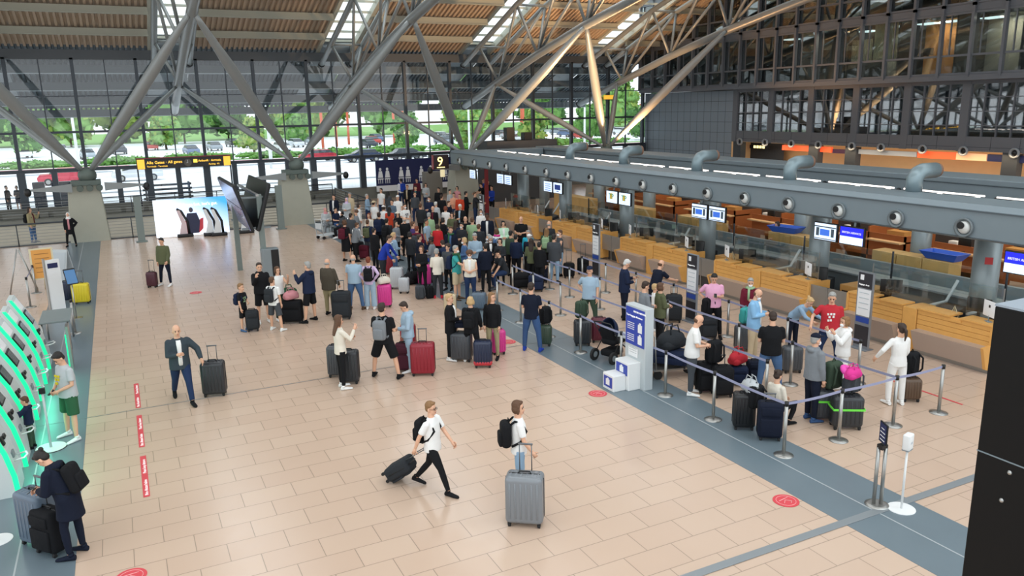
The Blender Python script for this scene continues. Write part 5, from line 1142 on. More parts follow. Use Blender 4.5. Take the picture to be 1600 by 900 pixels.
def bag(px, py, s, col, label, z=0, kind='rucksack', rzz=0, loc=None):
    p = Vector(loc) if loc is not None else G(px, py); p.z = z; t = empty(kind, p, rzz, label, 'backpack' if kind == 'rucksack' else 'bag'); m = cloth(col)
    if kind == 'rucksack':
        a = MB(); a.rbox((0, 0, .23*s), (.32*s, .2*s, .46*s), .08*s, 4); a.build('bag_body', m, t); a = MB(); a.rbox((0, .11*s, .15*s), (.24*s, .08*s, .24*s), .04*s, 3); a.build('front_pocket', m, t)
        for k in (-1, 1): a = MB(); a.path([(k*.08*s, -.08*s, .42*s), (k*.1*s, -.16*s, .36*s), (k*.12*s, -.15*s, .15*s), (k*.1*s, -.09*s, .05*s)], .018*s, 6); a.build('shoulder_strap', m, t)
        a = MB(); a.path([(-.04*s, 0, .45*s), (0, 0, .51*s), (.04*s, 0, .45*s)], .01*s, 6); a.build('carry_loop', m, t)
    else:
        a = MB(); a.ell((0, 0, .15*s), (.27*s, .16*s, .15*s), n=18, k=10); a.rbox((0, 0, .1*s), (.5*s, .28*s, .18*s), .08*s, 3); a.build('bag_body', m, t)
        for k in (-1, 1): a = MB(); a.path([(-.1*s, k*.08*s, .26*s), (-.08*s, k*.05*s, .38*s), (.08*s, k*.05*s, .38*s), (.1*s, k*.08*s, .26*s)], .011*s, 6); a.build('handle', m, t)
    return t
SC_ = suitcase
SC_(337, 617, .5, .32, .78, 'charcoal', 170, 'hard', .32, 'large black upright suitcase pulled by the striding person left of centre')
SC_(239, 449, .36, .24, .56, 'plum', 180, 'hard', .42, 'small maroon suitcase beside the person in olive jacket, far left')
SC_(84, 862, .46, .3, .68, 'black', 205, 'soft', 0, 'black soft suitcase in front of the blue one, bottom left')
SC_(0, 0, .54, .34, .84, 'bluegrey', 205, 'hard', .16, 'large blue hard shell suitcase behind the black one, bottom left', loc=(-1.62, 12.28, 0))
SC_(396, 517, .36, .26, .62, 'charcoal', 160, 'soft', 0, 'dark suitcase with rounded top beside the child in black shorts')
SC_(458, 504, .6, .36, .68, 'black', 180, 'soft', 0, 'wide black suitcase carrying a colourful bag in the family group')
bag(458, 504, .9, 'rose', 'rose and white patterned bag on the wide black suitcase, family group', .7, 'holdall', .3); bag(447, 500, .9, 'green', 'dark green bag behind the rose one on the wide black suitcase', .7, 'holdall', 0, loc=G(455, 498))
SC_(535, 498, .56, .34, .84, 'charcoal', 175, 'soft', .3, 'large black soft suitcase behind the person in brown jacket')
SC_(602, 479, .44, .3, .72, 'hot', 180, 'hard', 0, 'bright pink suitcase beside the person in lilac top'); bag(602, 479, .8, 'cream', 'cream bag lying on the bright pink suitcase by the lilac top', .74, 'holdall', .2)
SC_(547, 598, .46, .3, .78, 'charcoal', 180, 'hard', 0, 'dark grey suitcase behind the long haired person in cream blouse, right one'); SC_(527, 588, .4, .28, .76, 'dgrey', 180, 'hard', 0, 'dark grey suitcase behind the long haired person in cream blouse, left one')
SC_(662, 585, .56, .34, .78, 'dred', 180, 'hard', .3, 'large red hard shell suitcase with raised handle right of the broad black dressed person'); SC_(632, 580, .4, .28, .7, 'plum', 180, 'soft', 0, 'dark plum suitcase left of the large red one'); SC_(0, 0, .4, .28, .66, 'dred', 180, 'hard', 0, 'red suitcase half hidden left of the broad person in black T-shirt', loc=(6.2, 18.6, 0))
SC_(621, 451, .44, .3, .76, 'silver', 185, 'hard', 0, 'large silver ribbed suitcase next to the blue sweater'); SC_(632, 458, .36, .24, .54, 'silver', 185, 'hard', 0, 'small silver ribbed suitcase in front of the large silver one')
bag(645, 443, 1.5, 'black', 'round black travel bag between silver and pink suitcases', 0, 'holdall', .4); SC_(664, 446, .46, .3, .74, 'hot', 175, 'hard', 0, 'magenta suitcase under a blue garment mid picture'); bag(664, 444, .8, 'blue', 'blue garment bundle lying on the magenta suitcase', .76, 'holdall', .5)
bag(657, 467, 1.0, 'dgrey', 'dark grey rucksack standing on the floor below the magenta suitcase', 0); bag(672, 466, .9, 'black', 'black rucksack on the floor left of the red shoes', 0)
SC_(610, 428, .4, .28, .72, 'dred', 190, 'hard', 0, 'red suitcase directly right of the blue sweater')
SC_(704, 490, .38, .26, .62, 'beige', 180, 'hard', 0, 'beige suitcase standing behind the person in black cardigan'); SC_(749, 484, .44, .28, .55, 'bluegrey', 190, 'hard', 0, 'grey blue suitcase behind the black sweater')
SC_(722, 563, .52, .34, .72, 'dgrey', 190, 'hard', 0, 'dark grey hard shell suitcase with a navy case on top'); SC_(0, 0, .36, .24, .3, 'dnavy', 190, 'soft', 0, 'small navy case lying on the dark grey suitcase', z=.76, loc=G(722, 561))
SC_(755, 573, .44, .3, .66, 'navy', 180, 'hard', 0, 'blue suitcase with a red lower part below the sitting backpacker'); 
a = MB(); 
SC_(779, 553, .36, .26, .64, 'hot', 165, 'hard', 0, 'bright pink suitcase right of the blue one with red lower part')
SC_(852, 540, .34, .24, .56, 'dgreen', 190, 'hard', 0, 'dark suitcase carrying a black backpack beside the jeans wearer'); bag(852, 539, 1.0, 'black', 'black backpack on the dark suitcase beside the lone person in jeans', .58)
SC_(812, 450, .62, .4, .52, 'black', 170, 'soft', 0, 'black suitcase used as a seat by the person in cap'); SC_(845, 441, .5, .3, .6, 'dnavy', 180, 'soft', 0, 'dark navy suitcase between the olive top and the grey jacket'); SC_(0, 0, .5, .3, .55, 'navy', 180, 'soft', 0, 'navy suitcase right behind the black seat suitcase', loc=(12.1, 22.6, 0))
bag(0, 0, .8, 'yellow', 'small yellow backpack on top of the dark navy suitcase', .62, loc=G(842, 441))
SC_(889, 434, .4, .28, .55, 'black', 180, 'soft', .45, 'black cabin suitcase with raised handle by the grey vest, left one'); SC_(911, 428, .42, .28, .6, 'black', 180, 'soft', .5, 'black suitcase with raised handle by the barrier belt, right one')
SC_(910, 539, .44, .3, .68, 'charcoal', 180, 'hard', 0, 'dark striped suitcase under the green black backpack'); SC_(936, 534, .42, .28, .66, 'maroon', 180, 'hard', 0, 'maroon striped suitcase beside the stroller'); bag(908, 537, 1.0, 'dgreen', 'dark green backpack lying on the dark striped suitcase', .7)
SC_(1106, 529, .44, .3, .62, 'charcoal', 180, 'soft', 0, 'black suitcase in front of the pink polo'); bag(1104, 528, 1.0, 'black', 'black bag on the suitcase in front of the pink polo', .64)
SC_(1160, 548, .42, .28, .66, 'dgrey', 180, 'hard', 0, 'grey suitcase with a teal bag beside the maroon jacket'); bag(1162, 546, .9, 'teal', 'teal bag standing on the grey suitcase by the maroon jacket', .68)
SC_(1103, 611, .46, .38, .66, 'black', 175, 'soft', 0, 'big black suitcase with a red tag before the white polo, left one'); SC_(1127, 618, .42, .38, .66, 'black', 175, 'soft', .2, 'big black suitcase before the white polo, right one'); bag(1113, 614, 1.1, 'black', 'black backpack on the two big black suitcases by the white polo', .68)
SC_(1151, 600, .46, .3, .42, 'navy', 190, 'soft', 0, 'low navy suitcase under the red bag'); bag(1151, 598, 1.0, 'red', 'red bag on the low navy suitcase in the queue', .44, 'holdall', .3); SC_(1178, 596, .36, .28, .5, 'dnavy', 180, 'soft', 0, 'navy suitcase left of the broad person in jeans')
SC_(1236, 581, .44, .3, .62, 'dgrey', 180, 'hard', 0, 'dark grey suitcase beneath the bending person in denim shirt')
SC_(1161, 669, .42, .3, .72, 'black', 190, 'hard', 0, 'black suitcase left of the navy striped one at the barrier'); SC_(1201, 685, .44, .32, .72, 'dnavy', 190, 'soft', .12, 'dark navy suitcase with white zip lines at the barrier'); bag(1178, 672, 1.0, 'black', 'black rucksack hung between the two suitcases at the barrier', .45); bag(1170, 668, .9, 'lgrey', 'light grey sweater bundle over the black suitcase at the barrier', .7, 'holdall', 1.3)
c1 = SC_(1320, 668, .56, .34, .66, 'charcoal', 185, 'hard', 0, 'dark grey suitcase with a bright green strap, right one'); c2 = SC_(1283, 655, .44, .32, .62, 'dgrey', 185, 'hard', 0, 'dark grey suitcase with a bright green strap, left one')
GS = mat('green_strap', '#6fe04a', .5)
for c_, w_, d_ in ((c1, .56, .34), (c2, .44, .32)):
    a = MB(); a.bb(-w_/2-.008, w_/2+.008, -d_/2-.016, -d_/2-.006, .4, .44); a.bb(-w_/2-.008, w_/2+.008, d_/2+.006, d_/2+.016, .4, .44); a.bb(-w_/2-.012, -w_/2-.002, -d_/2, d_/2, .4, .44); a.bb(w_/2+.002, w_/2+.012, -d_/2, d_/2, .4, .44); a.build('green_strap', GS, c_)
bag(1296, 655, 1.2, 'dgreen', 'dark green backpack on the strapped suitcases', .64); bag(1326, 664, 1.0, 'dgrey', 'grey rucksack on the right strapped suitcase', .66)
t = empty('neck_pillow', G(1322, 664)+Vector((0, 0, 1.1)), .5, 'bright pink neck pillow on the strapped suitcases', 'neck pillow'); a = MB(); a.path([(.13*sin(q), .13*cos(q), .03*cos(2*q)) for q in [-.8*pi+i*.16*pi for i in range(11)]], .06, 10); a.build('cushion', mat('cloth_pillow', '#e64fb0', .8), t)
bag(1326, 668, .75, 'hot', 'pink flower cushion beside the neck pillow', .98, 'holdall', .2)
SC_(1421, 626, .38, .26, .5, 'brown', 185, 'hard', 0, 'taupe suitcase beside the person all in white'); bag(1418, 624, 1.1, 'black', 'black backpack on the taupe suitcase', .53)
SC_(821, 817, .56, .34, .8, 'grey', 190, 'hard', .42, 'large grey hard shell suitcase pushed by the walking person, foreground')
t = SC_(606, 750, .36, .24, .54, 'charcoal', 108, 'soft', .4, 'small dark trolley tilted behind the walking person in track pants'); t.rotation_euler = (rad(-56), 0, -rad(26.4+108)); t.location.z = .09
SC_(129, 474, .52, .32, .68, 'yellow', 165, 'hard', .4, 'bright yellow hard shell suitcase on the left floor band'); SC_(107, 471, .42, .28, .68, 'navy', 165, 'hard', 0, 'navy suitcase left of the bright yellow one')
SC_(570, 405, .4, .28, .6, 'maroon', 190, 'soft', 0, 'maroon suitcase behind the black knee length dress'); SC_(561, 400, .42, .3, .62, 'black', 190, 'soft', 0, 'black suitcase under the white bag behind the black dress'); bag(559, 399, 1.1, 'white', 'white rucksack on the black suitcase behind the black dress', .64)
bag(587, 440, 1.0, 'black', 'black rucksack on the floor between light blue shirt and lilac top', 0); SC_(690, 345, .5, .3, .7, 'black', 190, 'soft', 0, 'black suitcase in the crowd by the grey cabinet')
SC_(1052, 503, .46, .3, .8, 'charcoal', 190, 'soft', .2, 'tall black suitcase by the trolleys in the queue'); 
# red lower part of the blue suitcase
for o_ in list(COL.objects):
    if o_.get('label', '').startswith('blue suitcase with a red lower'): a = MB(); a.rbox((0, 0, .13), (.452, .312, .14), .06, 3); a.build('red_lower_shell', hard('red'), o_)
# baggage cart with a dark trunk behind the information pylon
t = empty('luggage_cart', G(1047, 585), rad(-15), 'steel luggage cart behind the blue information panel', 'luggage cart')
a = MB(); a.bb(-.5, .5, -.3, .3, .2, .24); a.path([(-.45, -.28, .2), (-.5, -.28, 1.0), (-.5, .28, 1.0), (-.45, .28, .2)], .018, 8); a.build('frame', STEEL, t)
for x, y in ((-.4, -.25), (-.4, .25), (.42, 0)): a = MB(); a.path([(x, y-.03, .1), (x, y+.03, .1)], .1, 14); a.build('wheel', RUBBER, t)
SC_(0, 0, .85, .5, .36, 'navy', 205, 'soft', 0, 'big navy trunk lying on the luggage cart', z=.24, loc=G(1047, 585)); bag(0, 0, 1.5, 'charcoal', 'dark grey holdall on the navy trunk', .58, 'holdall', .2, loc=G(1047, 583))
t = empty('luggage_trolley', G(512, 372), .4, 'pale luggage trolley at the left edge of the crowd', 'luggage cart')
a = MB(); a.bb(-.45, .45, -.28, .28, .16, .2); a.path([(-.42, -.26, .18), (-.5, -.26, .98), (-.5, .26, .98), (-.42, .26, .18)], .02, 8); a.bb(-.5, -.46, -.24, .24, .5, .78); a.build('frame', mat('rail_white', '#c8cfd2', .4), t)
for x, y in ((-.38, -.24), (-.38, .24), (.4, 0)): a = MB(); a.path([(x, y-.03, .08), (x, y+.03, .08)], .08, 12); a.build('wheel', RUBBER, t)
# seats of the sitting ones
for i, (px, py) in enumerate(((508, 326), (524, 327), (534, 332))):
    q = G(px, py, 1.25); t = empty('waiting_chair', (q.x, q.y, 0), 0, 'low grey waiting seat at the left edge of the crowd, %s' % ['left', 'middle', 'right'][i], 'chair'); a = MB(); a.rbox((0, 0, .4), (.46, .44, .05), .02, 2); a.build('seat', GREY, t)
    for sx in (-1, 1):
        for sy in (-1, 1): a = MB(); a.path([(sx*.19, sy*.18, 0), (sx*.19, sy*.18, .38)], .014, 6); a.build('leg', STEEL, t)
# stroller
t = empty('stroller', G(958, 560), rad(-70), 'black stroller with dark blue hood at the queue barrier', 'stroller'); SB = cloth('navy')
for x, y, r in ((-.28, -.38, .15), (.28, -.38, .15), (-.18, .42, .1), (.18, .42, .1)):
    a = MB(); a.path([(x-.03, y, r), (x+.03, y, r)], r, 18); w_ = a.build('wheel', RUBBER, t); a = MB(); a.path([(x-.034, y, r), (x+.034, y, r)], r*.5, 12); a.build('hub', GREY, w_)
for s in (-1, 1): a = MB(); a.path([(s*.28, -.38, .16), (s*.25, -.1, .5), (s*.25, -.45, 1.0)], .014, 8); a.path([(s*.25, -.1, .5), (s*.18, .42, .14)], .014, 8); a.build('side_frame', BLACK, t)
a = MB(); a.path([(-.25, -.45, 1.0), (0, -.5, 1.04), (.25, -.45, 1.0)], .018, 8); a.build('push_handle', BLACK, t)
a = MB(); a.rbox((0, .05, .48), (.4, .62, .18), .08, 3); a.rbox((0, -.22, .66), (.38, .12, .45), .05, 3, M=Matrix.Rotation(.35, 3, 'X')); a.build('seat_unit', cloth('black'), t)
a = MB()
R = []
for i in range(7):
    q = i/6*pi*.62; R.append([Vector((.22*cos(u), -.28+.36*sin(u)*sin(q+.35), .74+.34*sin(u)*cos(q+.35)*1.0)) for u in [pi*j/12 for j in range(13)]])
vs = [v for r_ in R for v in r_]; a.add(vs, [(i*13+j, i*13+j+1, (i+1)*13+j+1, (i+1)*13+j) for i in range(6) for j in range(12)], 0, True); hdo = a.build('hood', SB, t); hdo.modifiers.new('s', 'SOLIDIFY').thickness = .015
a = MB(); a.rbox((0, -.05, .2), (.36, .5, .16), .05, 3); a.build('basket', cloth('black'), t); a = MB(); a.ell((.02, .22, .52), (.19, .25, .12)); a.build('blanket', cloth('lgrey'), t)

# ================================================================== BARRIER POSTS
def post(x, y, label, to=None, base=.17):
    t = empty('barrier_post', (x, y, 0), 0, label, 'barrier post', 'steel belt barrier posts')
    a = MB(); R = [[Vector((r*cos(2*pi*j/20), r*sin(2*pi*j/20), z)) for j in range(20)] for z, r in ((0, base), (.012, base), (.03, base*.6), (.045, .04))]; a.rings(R); a.build('base', STEEL, t)
    a = MB(); a.path([(0, 0, .03), (0, 0, .93)], .032, 14); a.build('pole', CHROME if False else STEEL, t); a = MB(); a.path([(0, 0, .92), (0, 0, 1.0)], .036, 14); a.build('belt_head', BLACK, t)
    for (x2, y2) in (to or []):
        v = Vector((x2-x, y2-y, 0)); n = v.normalized().cross(Vector((0, 0, 1)))*.0015; L = v.length; P = []; K = 8; u = v.normalized()*.034
        for i in range(K+1):
            f_ = i/K; c = u+(v-2*u)*f_; sag = -.02*4*f_*(1-f_); P.append((c, sag))
        vs = []
        for c, sg in P: vs += [c+Vector((0, 0, .935+sg))-n, c+Vector((0, 0, .985+sg))-n, c+Vector((0, 0, .985+sg))+n, c+Vector((0, 0, .935+sg))+n]
        fs = []
        for i in range(K):
            for j in range(4): fs.append((i*4+j, i*4+(j+1) % 4, i*4+4+(j+1) % 4, i*4+4+j))
        a = MB(); a.add(vs, fs); a.build('belt', BELT, t)
num = ['nearest', 'second', 'third', 'fourth', 'fifth', 'sixth', 'seventh', 'eighth', 'ninth', 'tenth']
cx = {'outer': 9.87, 'second': 11.26, 'third': 12.64, 'inner': 13.98}
chains = {'outer': [9.3, 11.14, 12.66, 14.32, 16.1, 17.7, 19.38, 20.93], 'second': [11.18, 12.7, 14.4, 16.08, 17.8, 19.5, 21.2, 22.66], 'third': [9.27, 11.85, 13.5, 16.2, 17.8, 19.5, 21.3, 22.62, 24.5], 'inner': [11.21, 13.3, 15.36, 17.67, 19.53, 21.23, 22.7]}
skip = {('second', 12.7), ('second', 14.4), ('second', 17.8), ('third', 17.8)}
for nm, ys_ in chains.items():
    L = [y for y in ys_ if (nm, y) not in skip]
    for i, y in enumerate(L):
        to = [(cx[nm], L[i+1])] if i+1 < len(L) and not (nm == 'second' and i == 0) else []
        if nm == 'second' and i == 0: to = [(cx[nm], 16.08)]
        if nm == 'third' and i == 0: to += [(11.2, 9.28)]
        post(cx[nm], y, 'steel barrier post with grey blue belt, %s lane line, %s from the camera' % (nm, num[i]), to)
post(11.2, 9.28, 'steel barrier post in the short front row, second from the left', [(9.87, 9.3)]); post(13.95, 9.26, 'steel barrier post at the right end of the short front row', [(12.64, 9.27)])
# sign on a double post and the hand sanitiser stand
t = empty('sign_post', (9.81, 7.33, 0), 0, 'double steel post with a small navy sign beside the sanitiser stand', 'sign')
a = MB(); R = [[Vector((r*cos(2*pi*j/20), r*sin(2*pi*j/20), z)) for j in range(20)] for z, r in ((0, .18), (.012, .18), (.03, .12))]; a.rings(R); a.build('base', STEEL, t)
for d in (-.035, .035): a = MB(); a.path([(d, -d, .02), (d, -d, .95)], .028, 12); a.build('pole', STEEL, t)
a = MB(); a.bb(-.06, .06, -.05, .05, .93, 1.0); a.build('clamp', BLACK, t)
R3 = Matrix.Rotation(rad(62), 3, 'Z'); a = MB(); a.box((0, 0, 1.18), (.24, .02, .32), 0, M=R3); s_ = a.build('frame', BLACK, t); a = MB(); a.box(R3 @ Vector((0, .012, 0))+Vector((0, 0, 1.18)), (.21, .006, .29), 0, M=R3); a.box(R3 @ Vector((0, -.012, 0))+Vector((0, 0, 1.18)), (.21, .006, .29), 0, M=R3); a.build('navy_print', NAVY, s_)
for k in range(4): a = MB(); a.box(R3 @ Vector((0, .016, .07-.06*k))+Vector((0, 0, 1.18)), (.15 if k else .1, .004, .012), 0, M=R3); a.box(R3 @ Vector((0, -.016, .07-.06*k))+Vector((0, 0, 1.18)), (.15 if k else .1, .004, .012), 0, M=R3); a.build('text_line', PAPER, s_)
t = empty('sanitiser_stand', (10.02, 7.07, 0), rad(15), 'white hand sanitiser dispenser on a thin stand with round foot', 'sanitiser stand')
a = MB(); a.cyl((0, 0, 0), .2, .015, 28); a.build('foot', WHITE, t); a = MB(); a.path([(0, 0, .01), (0, 0, 1.0)], .017, 10); a.build('pole', WHITE, t)
a = MB(); a.rbox((0, 0, 1.1), (.17, .11, .25), .025, 3); a.build('dispenser', WHITE, t); a = MB(); a.rbox((0, 0, .975), (.16, .11, .02), .008, 1); a.build('drip_tray', GREY, t); a = MB(); a.bb(-.03, .03, -.058, -.054, 1.08, 1.11); a.build('logo_mark', mat('pale_print', '#b7c0c6', .5), t)
# baggage information pylon with size boxes
t = empty('information_pylon', (9.62, 13.45, 0), 0, 'white pylon with blue baggage rules panel and stepped size boxes', 'information sign')
a = MB(); a.rbox((.12, 0, .91), (.22, .74, 1.82), .01, 1, sm=False); a.build('pylon_body', mat('pylon_white', '#bcc4c7', .4), t)
a = MB(); a.bb(0, .008, -.34, .34, .94, 1.77); bp_ = a.build('blue_panel', mat('panel_blue', '#3047a8', .35), t); 
text('BRITISH AIRWAYS', .055, WTXT, bp_, (-.005, .05, 1.68), (pi/2, 0, -pi/2)); text('Your baggage allowance', .06, WTXT, bp_, (-.005, .31, 1.57), (pi/2, 0, -pi/2))
for k, z in enumerate((1.42, 1.16)):
    a = MB()
    for q in range(4): a.bb(-.006, 0, .02, .28, z-q*.045, z-q*.045+.014)
    a.build('text_lines', PAPER, bp_); a = MB(); a.bb(-.008, 0, -.26, -.12, z-.16, z+.02); a.bb(-.008, 0, -.22, -.16, z+.02, z+.06); a.build('bag_pictogram', PAPER, bp_)
a = MB(); a.bb(-.004, .006, -.12, .22, .68, .88); nt_ = a.build('paper_notice', PAPER, t)
for q in range(3): a = MB(); a.bb(-.008, -.003, -.08, .18, .87-q*.05, .875-q*.05); a.build('text_line', GREY, nt_)
for nm, (x0, x1, y0, y1, h) in (('tall_size_box', (-.3, .02, -.22, .3, .62)), ('low_size_box', (-.62, -.3, -.12, .3, .36))):
    a = MB(); a.rbox(((x0+x1)/2, (y0+y1)/2, h/2), (x1-x0, y1-y0, h), .012, 1, sm=False); b = a.build(nm, WHITE, t); a = MB(); a.bb(x0-.006, x0, y0+.05, y1-.05, h-.29, h-.05); c = a.build('blue_label', mat('panel_blue', '#3047a8', .35), b)
    a = MB(); a.bb(x0-.012, x0-.004, (y0+y1)/2-.07, (y0+y1)/2+.07, h-.24, h-.11); a.bb(x0-.012, x0-.004, (y0+y1)/2-.03, (y0+y1)/2+.03, h-.11, h-.08); a.build('bag_pictogram', PAPER, c)
# counter pylons
for i, (x, y, lab) in enumerate(((14.1, 17.0, 'left of the pink polo'), (15.0, 23.4, 'beside the far barrier lanes'), (16.1, 12.9, 'behind the red T-shirt'), (15.6, 34.6, 'at the far counters'))):
    t = empty('counter_pylon', (x, y, 0), 0, 'slim grey counter pylon with dark header and white notice, '+lab, 'sign', None)
    a = MB(); a.bb(-.03, .03, -.22, .22, 0, 1.95); a.bb(-.15, .15, -.25, .25, 0, .02); a.build('panel', mat('pylon_grey', '#8b9198', .4, .4), t)
    a = MB(); a.bb(-.036, -.03, -.2, .2, 1.55, 1.93); hdr = a.build('dark_header', mat('pylon_header', '#2d2d33', .4), t); a = MB(); a.bb(-.042, -.036, .04, .14, 1.75, 1.88); a.build('white_pictogram', PAPER, hdr); text('Baggage drop', .055, WTXT, hdr, (-.04, .17, 1.62), (pi/2, 0, -pi/2))
    a = MB(); a.bb(-.036, -.03, -.19, .19, .85, 1.52); nt_ = a.build('white_notice', PAPER, t); a = MB(); a.bb(-.036, -.03, -.2, .2, .1, .6); a.build('dark_lower', mat('pylon_header', '#2d2d33', .4), t); a = MB(); a.bb(-.038, -.032, -.19, .19, .68, .82); a.build('blue_stripe', DKBLUE, t)
    for q in range(4): a = MB(); a.bb(-.04, -.036, -.14, .14, 1.42-q*.13, 1.44-q*.13); a.build('text_line', mat('pale_print', '#b7c0c6', .5), nt_)

# ================================================================== FLOOR MARKS
for i, (x, y) in enumerate(((8.69, 8.08), (8.68, 13.45), (8.7, 17.84), (-.48, 10.72), (1.92, 28.5))):
    a = MB(); a.cyl((0, 0, 0), .2, .003, 36); o = a.build('floor_sticker', RED, None, (x, y, .003)); tag(o, 'round red floor sticker, '+['nearest on the right', 'second on the right by the size boxes', 'third on the right by the pink suitcase', 'cut by the bottom edge', 'far left beyond the striding person'][i], 'floor sticker', 'red floor stickers')
    a = MB(); a.path([(.15*cos(q), .15*sin(q), .004) for q in [pi*j/16 for j in range(33)]], .004, 4); a.path([(-.08, -.05, .004), (0, .02, .004), (.07, -.05, .004), (.02, -.09, .004)], .006, 4); a.path([(-.1, .04, .004), (.1, .07, .004)], .006, 4); a.build('white_print', mat('pale_red', '#eab0b0', .5), o)
for i, (y0, y1) in enumerate(((13.08, 14.82), (15.26, 17.02), (17.5, 19.2))):
    a = MB(); a.bb(-.05, .05, 0, y1-y0, 0, .003); o = a.build('floor_tape', RED, None, (-.2, y0, .002)); tag(o, 'red floor tape strip with white words, %s of three' % ['nearest', 'middle', 'farthest'][i], 'floor tape', 'red floor tapes')
    text('Bitte Abstand halten', .075, WTXT, o, (.028, .06, .004), (0, 0, pi/2), ext=.001); text('Please keep distance', .075, WTXT, o, (.028, .95, .004), (0, 0, pi/2), ext=.001)
a = MB(); a.bb(-.025, .025, 0, 1.7, 0, .003); tag(a.build('floor_tape', RED, None, (14.75, 9.3, .002)), 'thin red floor line in front of the counters at the right', 'floor tape')

# ================================================================== LEFT SIDE KIOSKS
GREEN = mat('green_light', '#18d890', .4, emit=.85); KW = mat('kiosk_white', '#c4cccb', .4)
kl = ['nearest', 'second', 'third', 'fourth', 'fifth', 'sixth', 'seventh', 'farthest']
for i in range(7):
    y = 14.12+i*1.22
    t = empty('check_in_kiosk', (-2.05, y, 0), 0, 'white self check-in kiosk with curved green light edges, %s of the row' % kl[i], 'check-in kiosk', 'self check-in kiosks')
    fr = [(0, 0), (-.02, .35), (-.1, .75), (-.24, 1.15), (-.42, 1.5), (-.58, 1.8)]; bk = [(-.68, 1.8), (-.62, 1.2), (-.5, .6), (-.45, 0)]
    a = MB(); a.prism(fr+bk, 'y', .05, .72); a.build('body', KW, t)
    for yy in (0,):
        a = MB(); a.prism([(x+.02, z) for x, z in fr]+[(x-.05, z) for x, z in fr[::-1]], 'y', yy-.0, yy+.05); a.build('green_light_edge', GREEN, t)
        a = MB(); a.prism([(x-.05, z) for x, z in fr]+bk, 'y', yy+.005, yy+.045); a.build('side_panel', KW, t)
    def onf(z, yy, w_, h_, th, m_, nm):
        for (x0, z0), (x1, z1) in zip(fr[:-1], fr[1:]):
            if z0 <= z <= z1: f_ = (z-z0)/(z1-z0); x = x0+(x1-x0)*f_; ang = math.atan2(x1-x0, z1-z0); break
        a = MB(); a.box((x+.012, yy, z), (th, w_, h_), 0, M=Matrix.Rotation(ang, 3, 'Y')); return a.build(nm, m_, t)
    onf(1.3, .325, .42, .34, .03, BLACK, 'screen_bezel'); onf(1.3, .325, .36, .28, .04, mat('kiosk_screen', '#56615f', .2), 'touch_screen'); onf(1.62, .325, .46, .26, .03, PAPER, 'top_panel'); onf(.92, .2, .1, .14, .04, BLACK, 'card_reader'); onf(.92, .42, .16, .06, .04, BLACK, 'ticket_slot'); onf(.6, .42, .16, .1, .03, GREY, 'scanner')
    a = MB(); a.path([(-.03, .2, .55), (.12, .2, .58), (.16, .33, .58), (.12, .46, .58), (-.03, .46, .55)], .014, 8); a.build('grab_rail', WHITE, t)
for i, y in enumerate((14.6, 17, 19.4)):
    l = bpy.data.lights.new('kiosk_glow', 'AREA'); l.energy = 10; l.size = 1.8; l.size_y = .3; l.shape = 'RECTANGLE'; l.color = (.1, 1, .62); o = bpy.data.objects.new('kiosk_glow', l); COL.objects.link(o); o.location = (-1.98, y, .5); o.rotation_euler = (0, rad(60), 0); o.rotation_euler = (Vector((1, 0, -.55))).to_track_quat('-Z', 'Y').to_euler()
p = G(80, 700); t = empty('white_post', p, 0, 'slim post on a large white round foot near the small child', 'post'); a = MB(); a.cyl((0, 0, 0), .27, .012, 30); a.cyl((0, 0, .012), .255, .008, 30, 1); a.build('round_foot', [BLACK, WHITE], t); a = MB(); a.path([(0, 0, .01), (0, 0, 1.15)], .022, 10); a.build('pole', mat('pylon_white', '#bcc4c7', .4), t); a = MB(); a.bb(-.05, .05, -.04, .04, 1.08, 1.18); a.build('head', BLACK, t)
p = G(-4, 845); t = empty('white_post', p, 0, 'white round foot of a post cut by the left edge', 'post'); a = MB(); a.cyl((0, 0, 0), .2, .012, 30); a.build('round_foot', WHITE, t); a = MB(); a.path([(0, 0, .01), (0, 0, 1.1)], .02, 8); a.build('pole', WHITE, t)
t = empty('standing_table', (-1.95, 23.75, 0), 0, 'high grey table with thin metal legs behind the kiosks', 'table'); a = MB(); a.rbox((0, 0, .8), (.72, 1.5, .05), .01, 1, sm=False); a.build('tabletop', mat('table_grey', '#7a8484', .4), t)
for sx in (-.3, .3):
    for sy in (-.68, .68): a = MB(); a.path([(sx, sy, 0), (sx, sy, .78)], .025, 8); a.build('leg', STEEL, t)
for px, py, lab, h in ((48, 480, 'left of the easel', 1.0), (57, 458, 'behind the left barrier post', 1.0), (118, 521, 'right of the high grey table, nearer', 1.0)):
    p = G(px, py); post(p.x, p.y, 'steel post on the left side, '+lab, [(G(57, 458).x, G(57, 458).y)] if px == 48 else [])
p = G(114, 575); t = empty('glass_divider', p, 0, 'narrow upright panel with green edge beside the high table', 'panel'); a = MB(); a.bb(-.03, .03, -.2, .2, 0, 1.1); a.build('panel', STEEL, t); a = MB(); a.bb(-.06, -.03, -.2, -.15, .1, .9); a.build('green_edge', GREEN, t)
p = G(120, 497); t = empty('tablet_stand', p, rad(25), 'dark tablet display on a thin stand in front of the yellow suitcase', 'display stand'); a = MB(); a.cyl((0, 0, 0), .17, .015, 24); a.build('foot', STEEL, t); a = MB(); a.path([(0, 0, .01), (0, 0, 1.1)], .02, 8); a.build('pole', STEEL, t)
M3 = Matrix.Rotation(-.35, 3, 'X'); a = MB(); a.rbox((0, 0, 1.3), (.34, .03, .5), .01, 1, M=M3, sm=False); q_ = a.build('bezel', BLACK, t); a = MB(); a.box((0, -.018, 1.3), (.3, .006, .42), 0, M=M3); a.build('screen', mat('tablet_blue', '#3f6e9c', .25, emit=.25), q_)
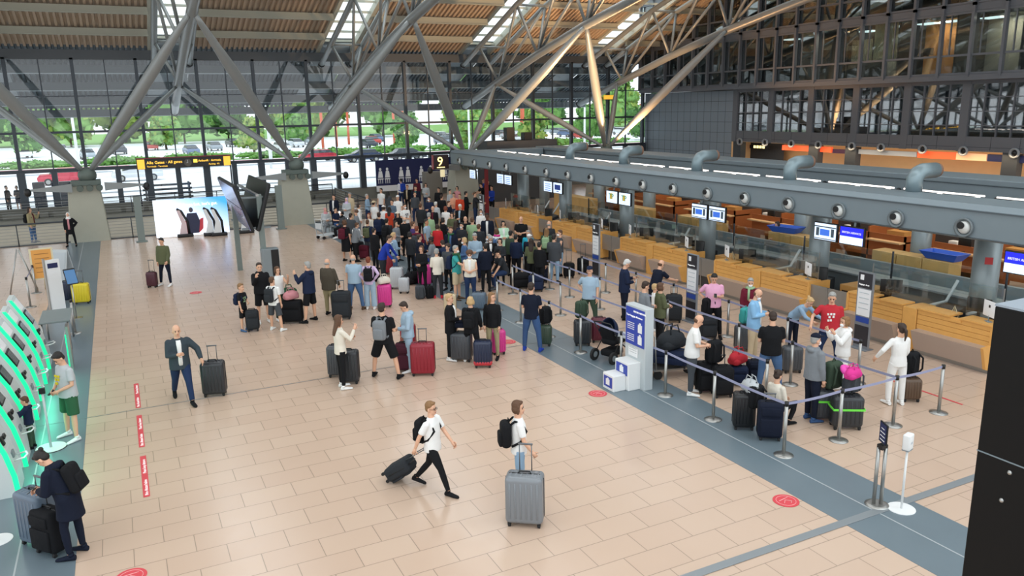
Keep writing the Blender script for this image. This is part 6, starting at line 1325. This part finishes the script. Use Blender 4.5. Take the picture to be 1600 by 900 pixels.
p = G(93, 492); t = empty('leaflet_rack', p, rad(20), 'slim white and navy poster panel between easel and yellow suitcase', 'display stand'); a = MB(); a.bb(-.2, .2, -.05, .05, 0, 1.75); a.build('panel', WHITE, t); a = MB(); a.bb(-.14, .14, -.06, -.05, 1.5, 1.65); a.build('navy_print', NAVY, t); a = MB(); a.bb(-.24, -.2, -.07, .07, 0, 1.8); a.build('side_post', STEEL, t)
t = empty('easel_sign', G(73, 455), rad(8), 'wooden framed orange notice on an easel at the far left', 'sign'); a = MB(); a.bb(-.36, .36, -.03, .0, .45, 1.55); a.build('frame', mat('cream_wire', '#d8cfae', .5), t); a = MB(); a.bb(-.3, .3, -.036, -.03, .5, 1.5); q_ = a.build('orange_paper', mat('orange_paper', '#e0a050', .5), t)
for k in range(5): a = MB(); a.bb(-.22, .22, -.042, -.036, .7+k*.16, .72+k*.16); a.build('text_line', mat('brown_print', '#9a6a34', .5), q_)
for s in (-1, 1): a = MB(); a.path([(s*.3, -.02, .5), (s*.34, -.1, 0)], .02, 6); a.build('leg', mat('cream_wire', '#d8cfae', .5), t)
a = MB(); a.path([(0, 0, 1.0), (0, .4, 0)], .02, 6); a.build('leg', mat('cream_wire', '#d8cfae', .5), t)
t = empty('a_board', G(101, 440), rad(-35), 'grey and white folding advertising board behind the slim poster panel', 'sign'); 
for s in (-1, 1): a = MB(); a.box((0, s*.16, .6), (.6, .03, 1.25), 0, M=Matrix.Rotation(s*.24, 3, 'X')); a.build('board', mat('pylon_white', '#bcc4c7', .4), t)
a = MB(); a.box((0, -.185, .6), (.5, .01, 1.05), 0, M=Matrix.Rotation(-.24, 3, 'X')); a.build('print', mat('pale_print', '#b7c0c6', .5), t)
t = empty('step_ladder', G(38, 456), rad(5), 'aluminium step ladder standing open at the far left', 'ladder')
for s in (-1, 1):
    a = MB()
    for d in (-.22, .22): a.path([(s*.42, d, 0), (s*.03, d*.7, 1.5)], .022, 6)
    n_ = 5 if s < 0 else 2
    for k in range(1, n_+1): f_ = k/(n_+1); a.path([(s*(.42-.39*f_), -.22*(1-.3*f_), 1.5*f_), (s*(.42-.39*f_), .22*(1-.3*f_), 1.5*f_)], .016, 6)
    a.build('ladder_half', STEEL, t)
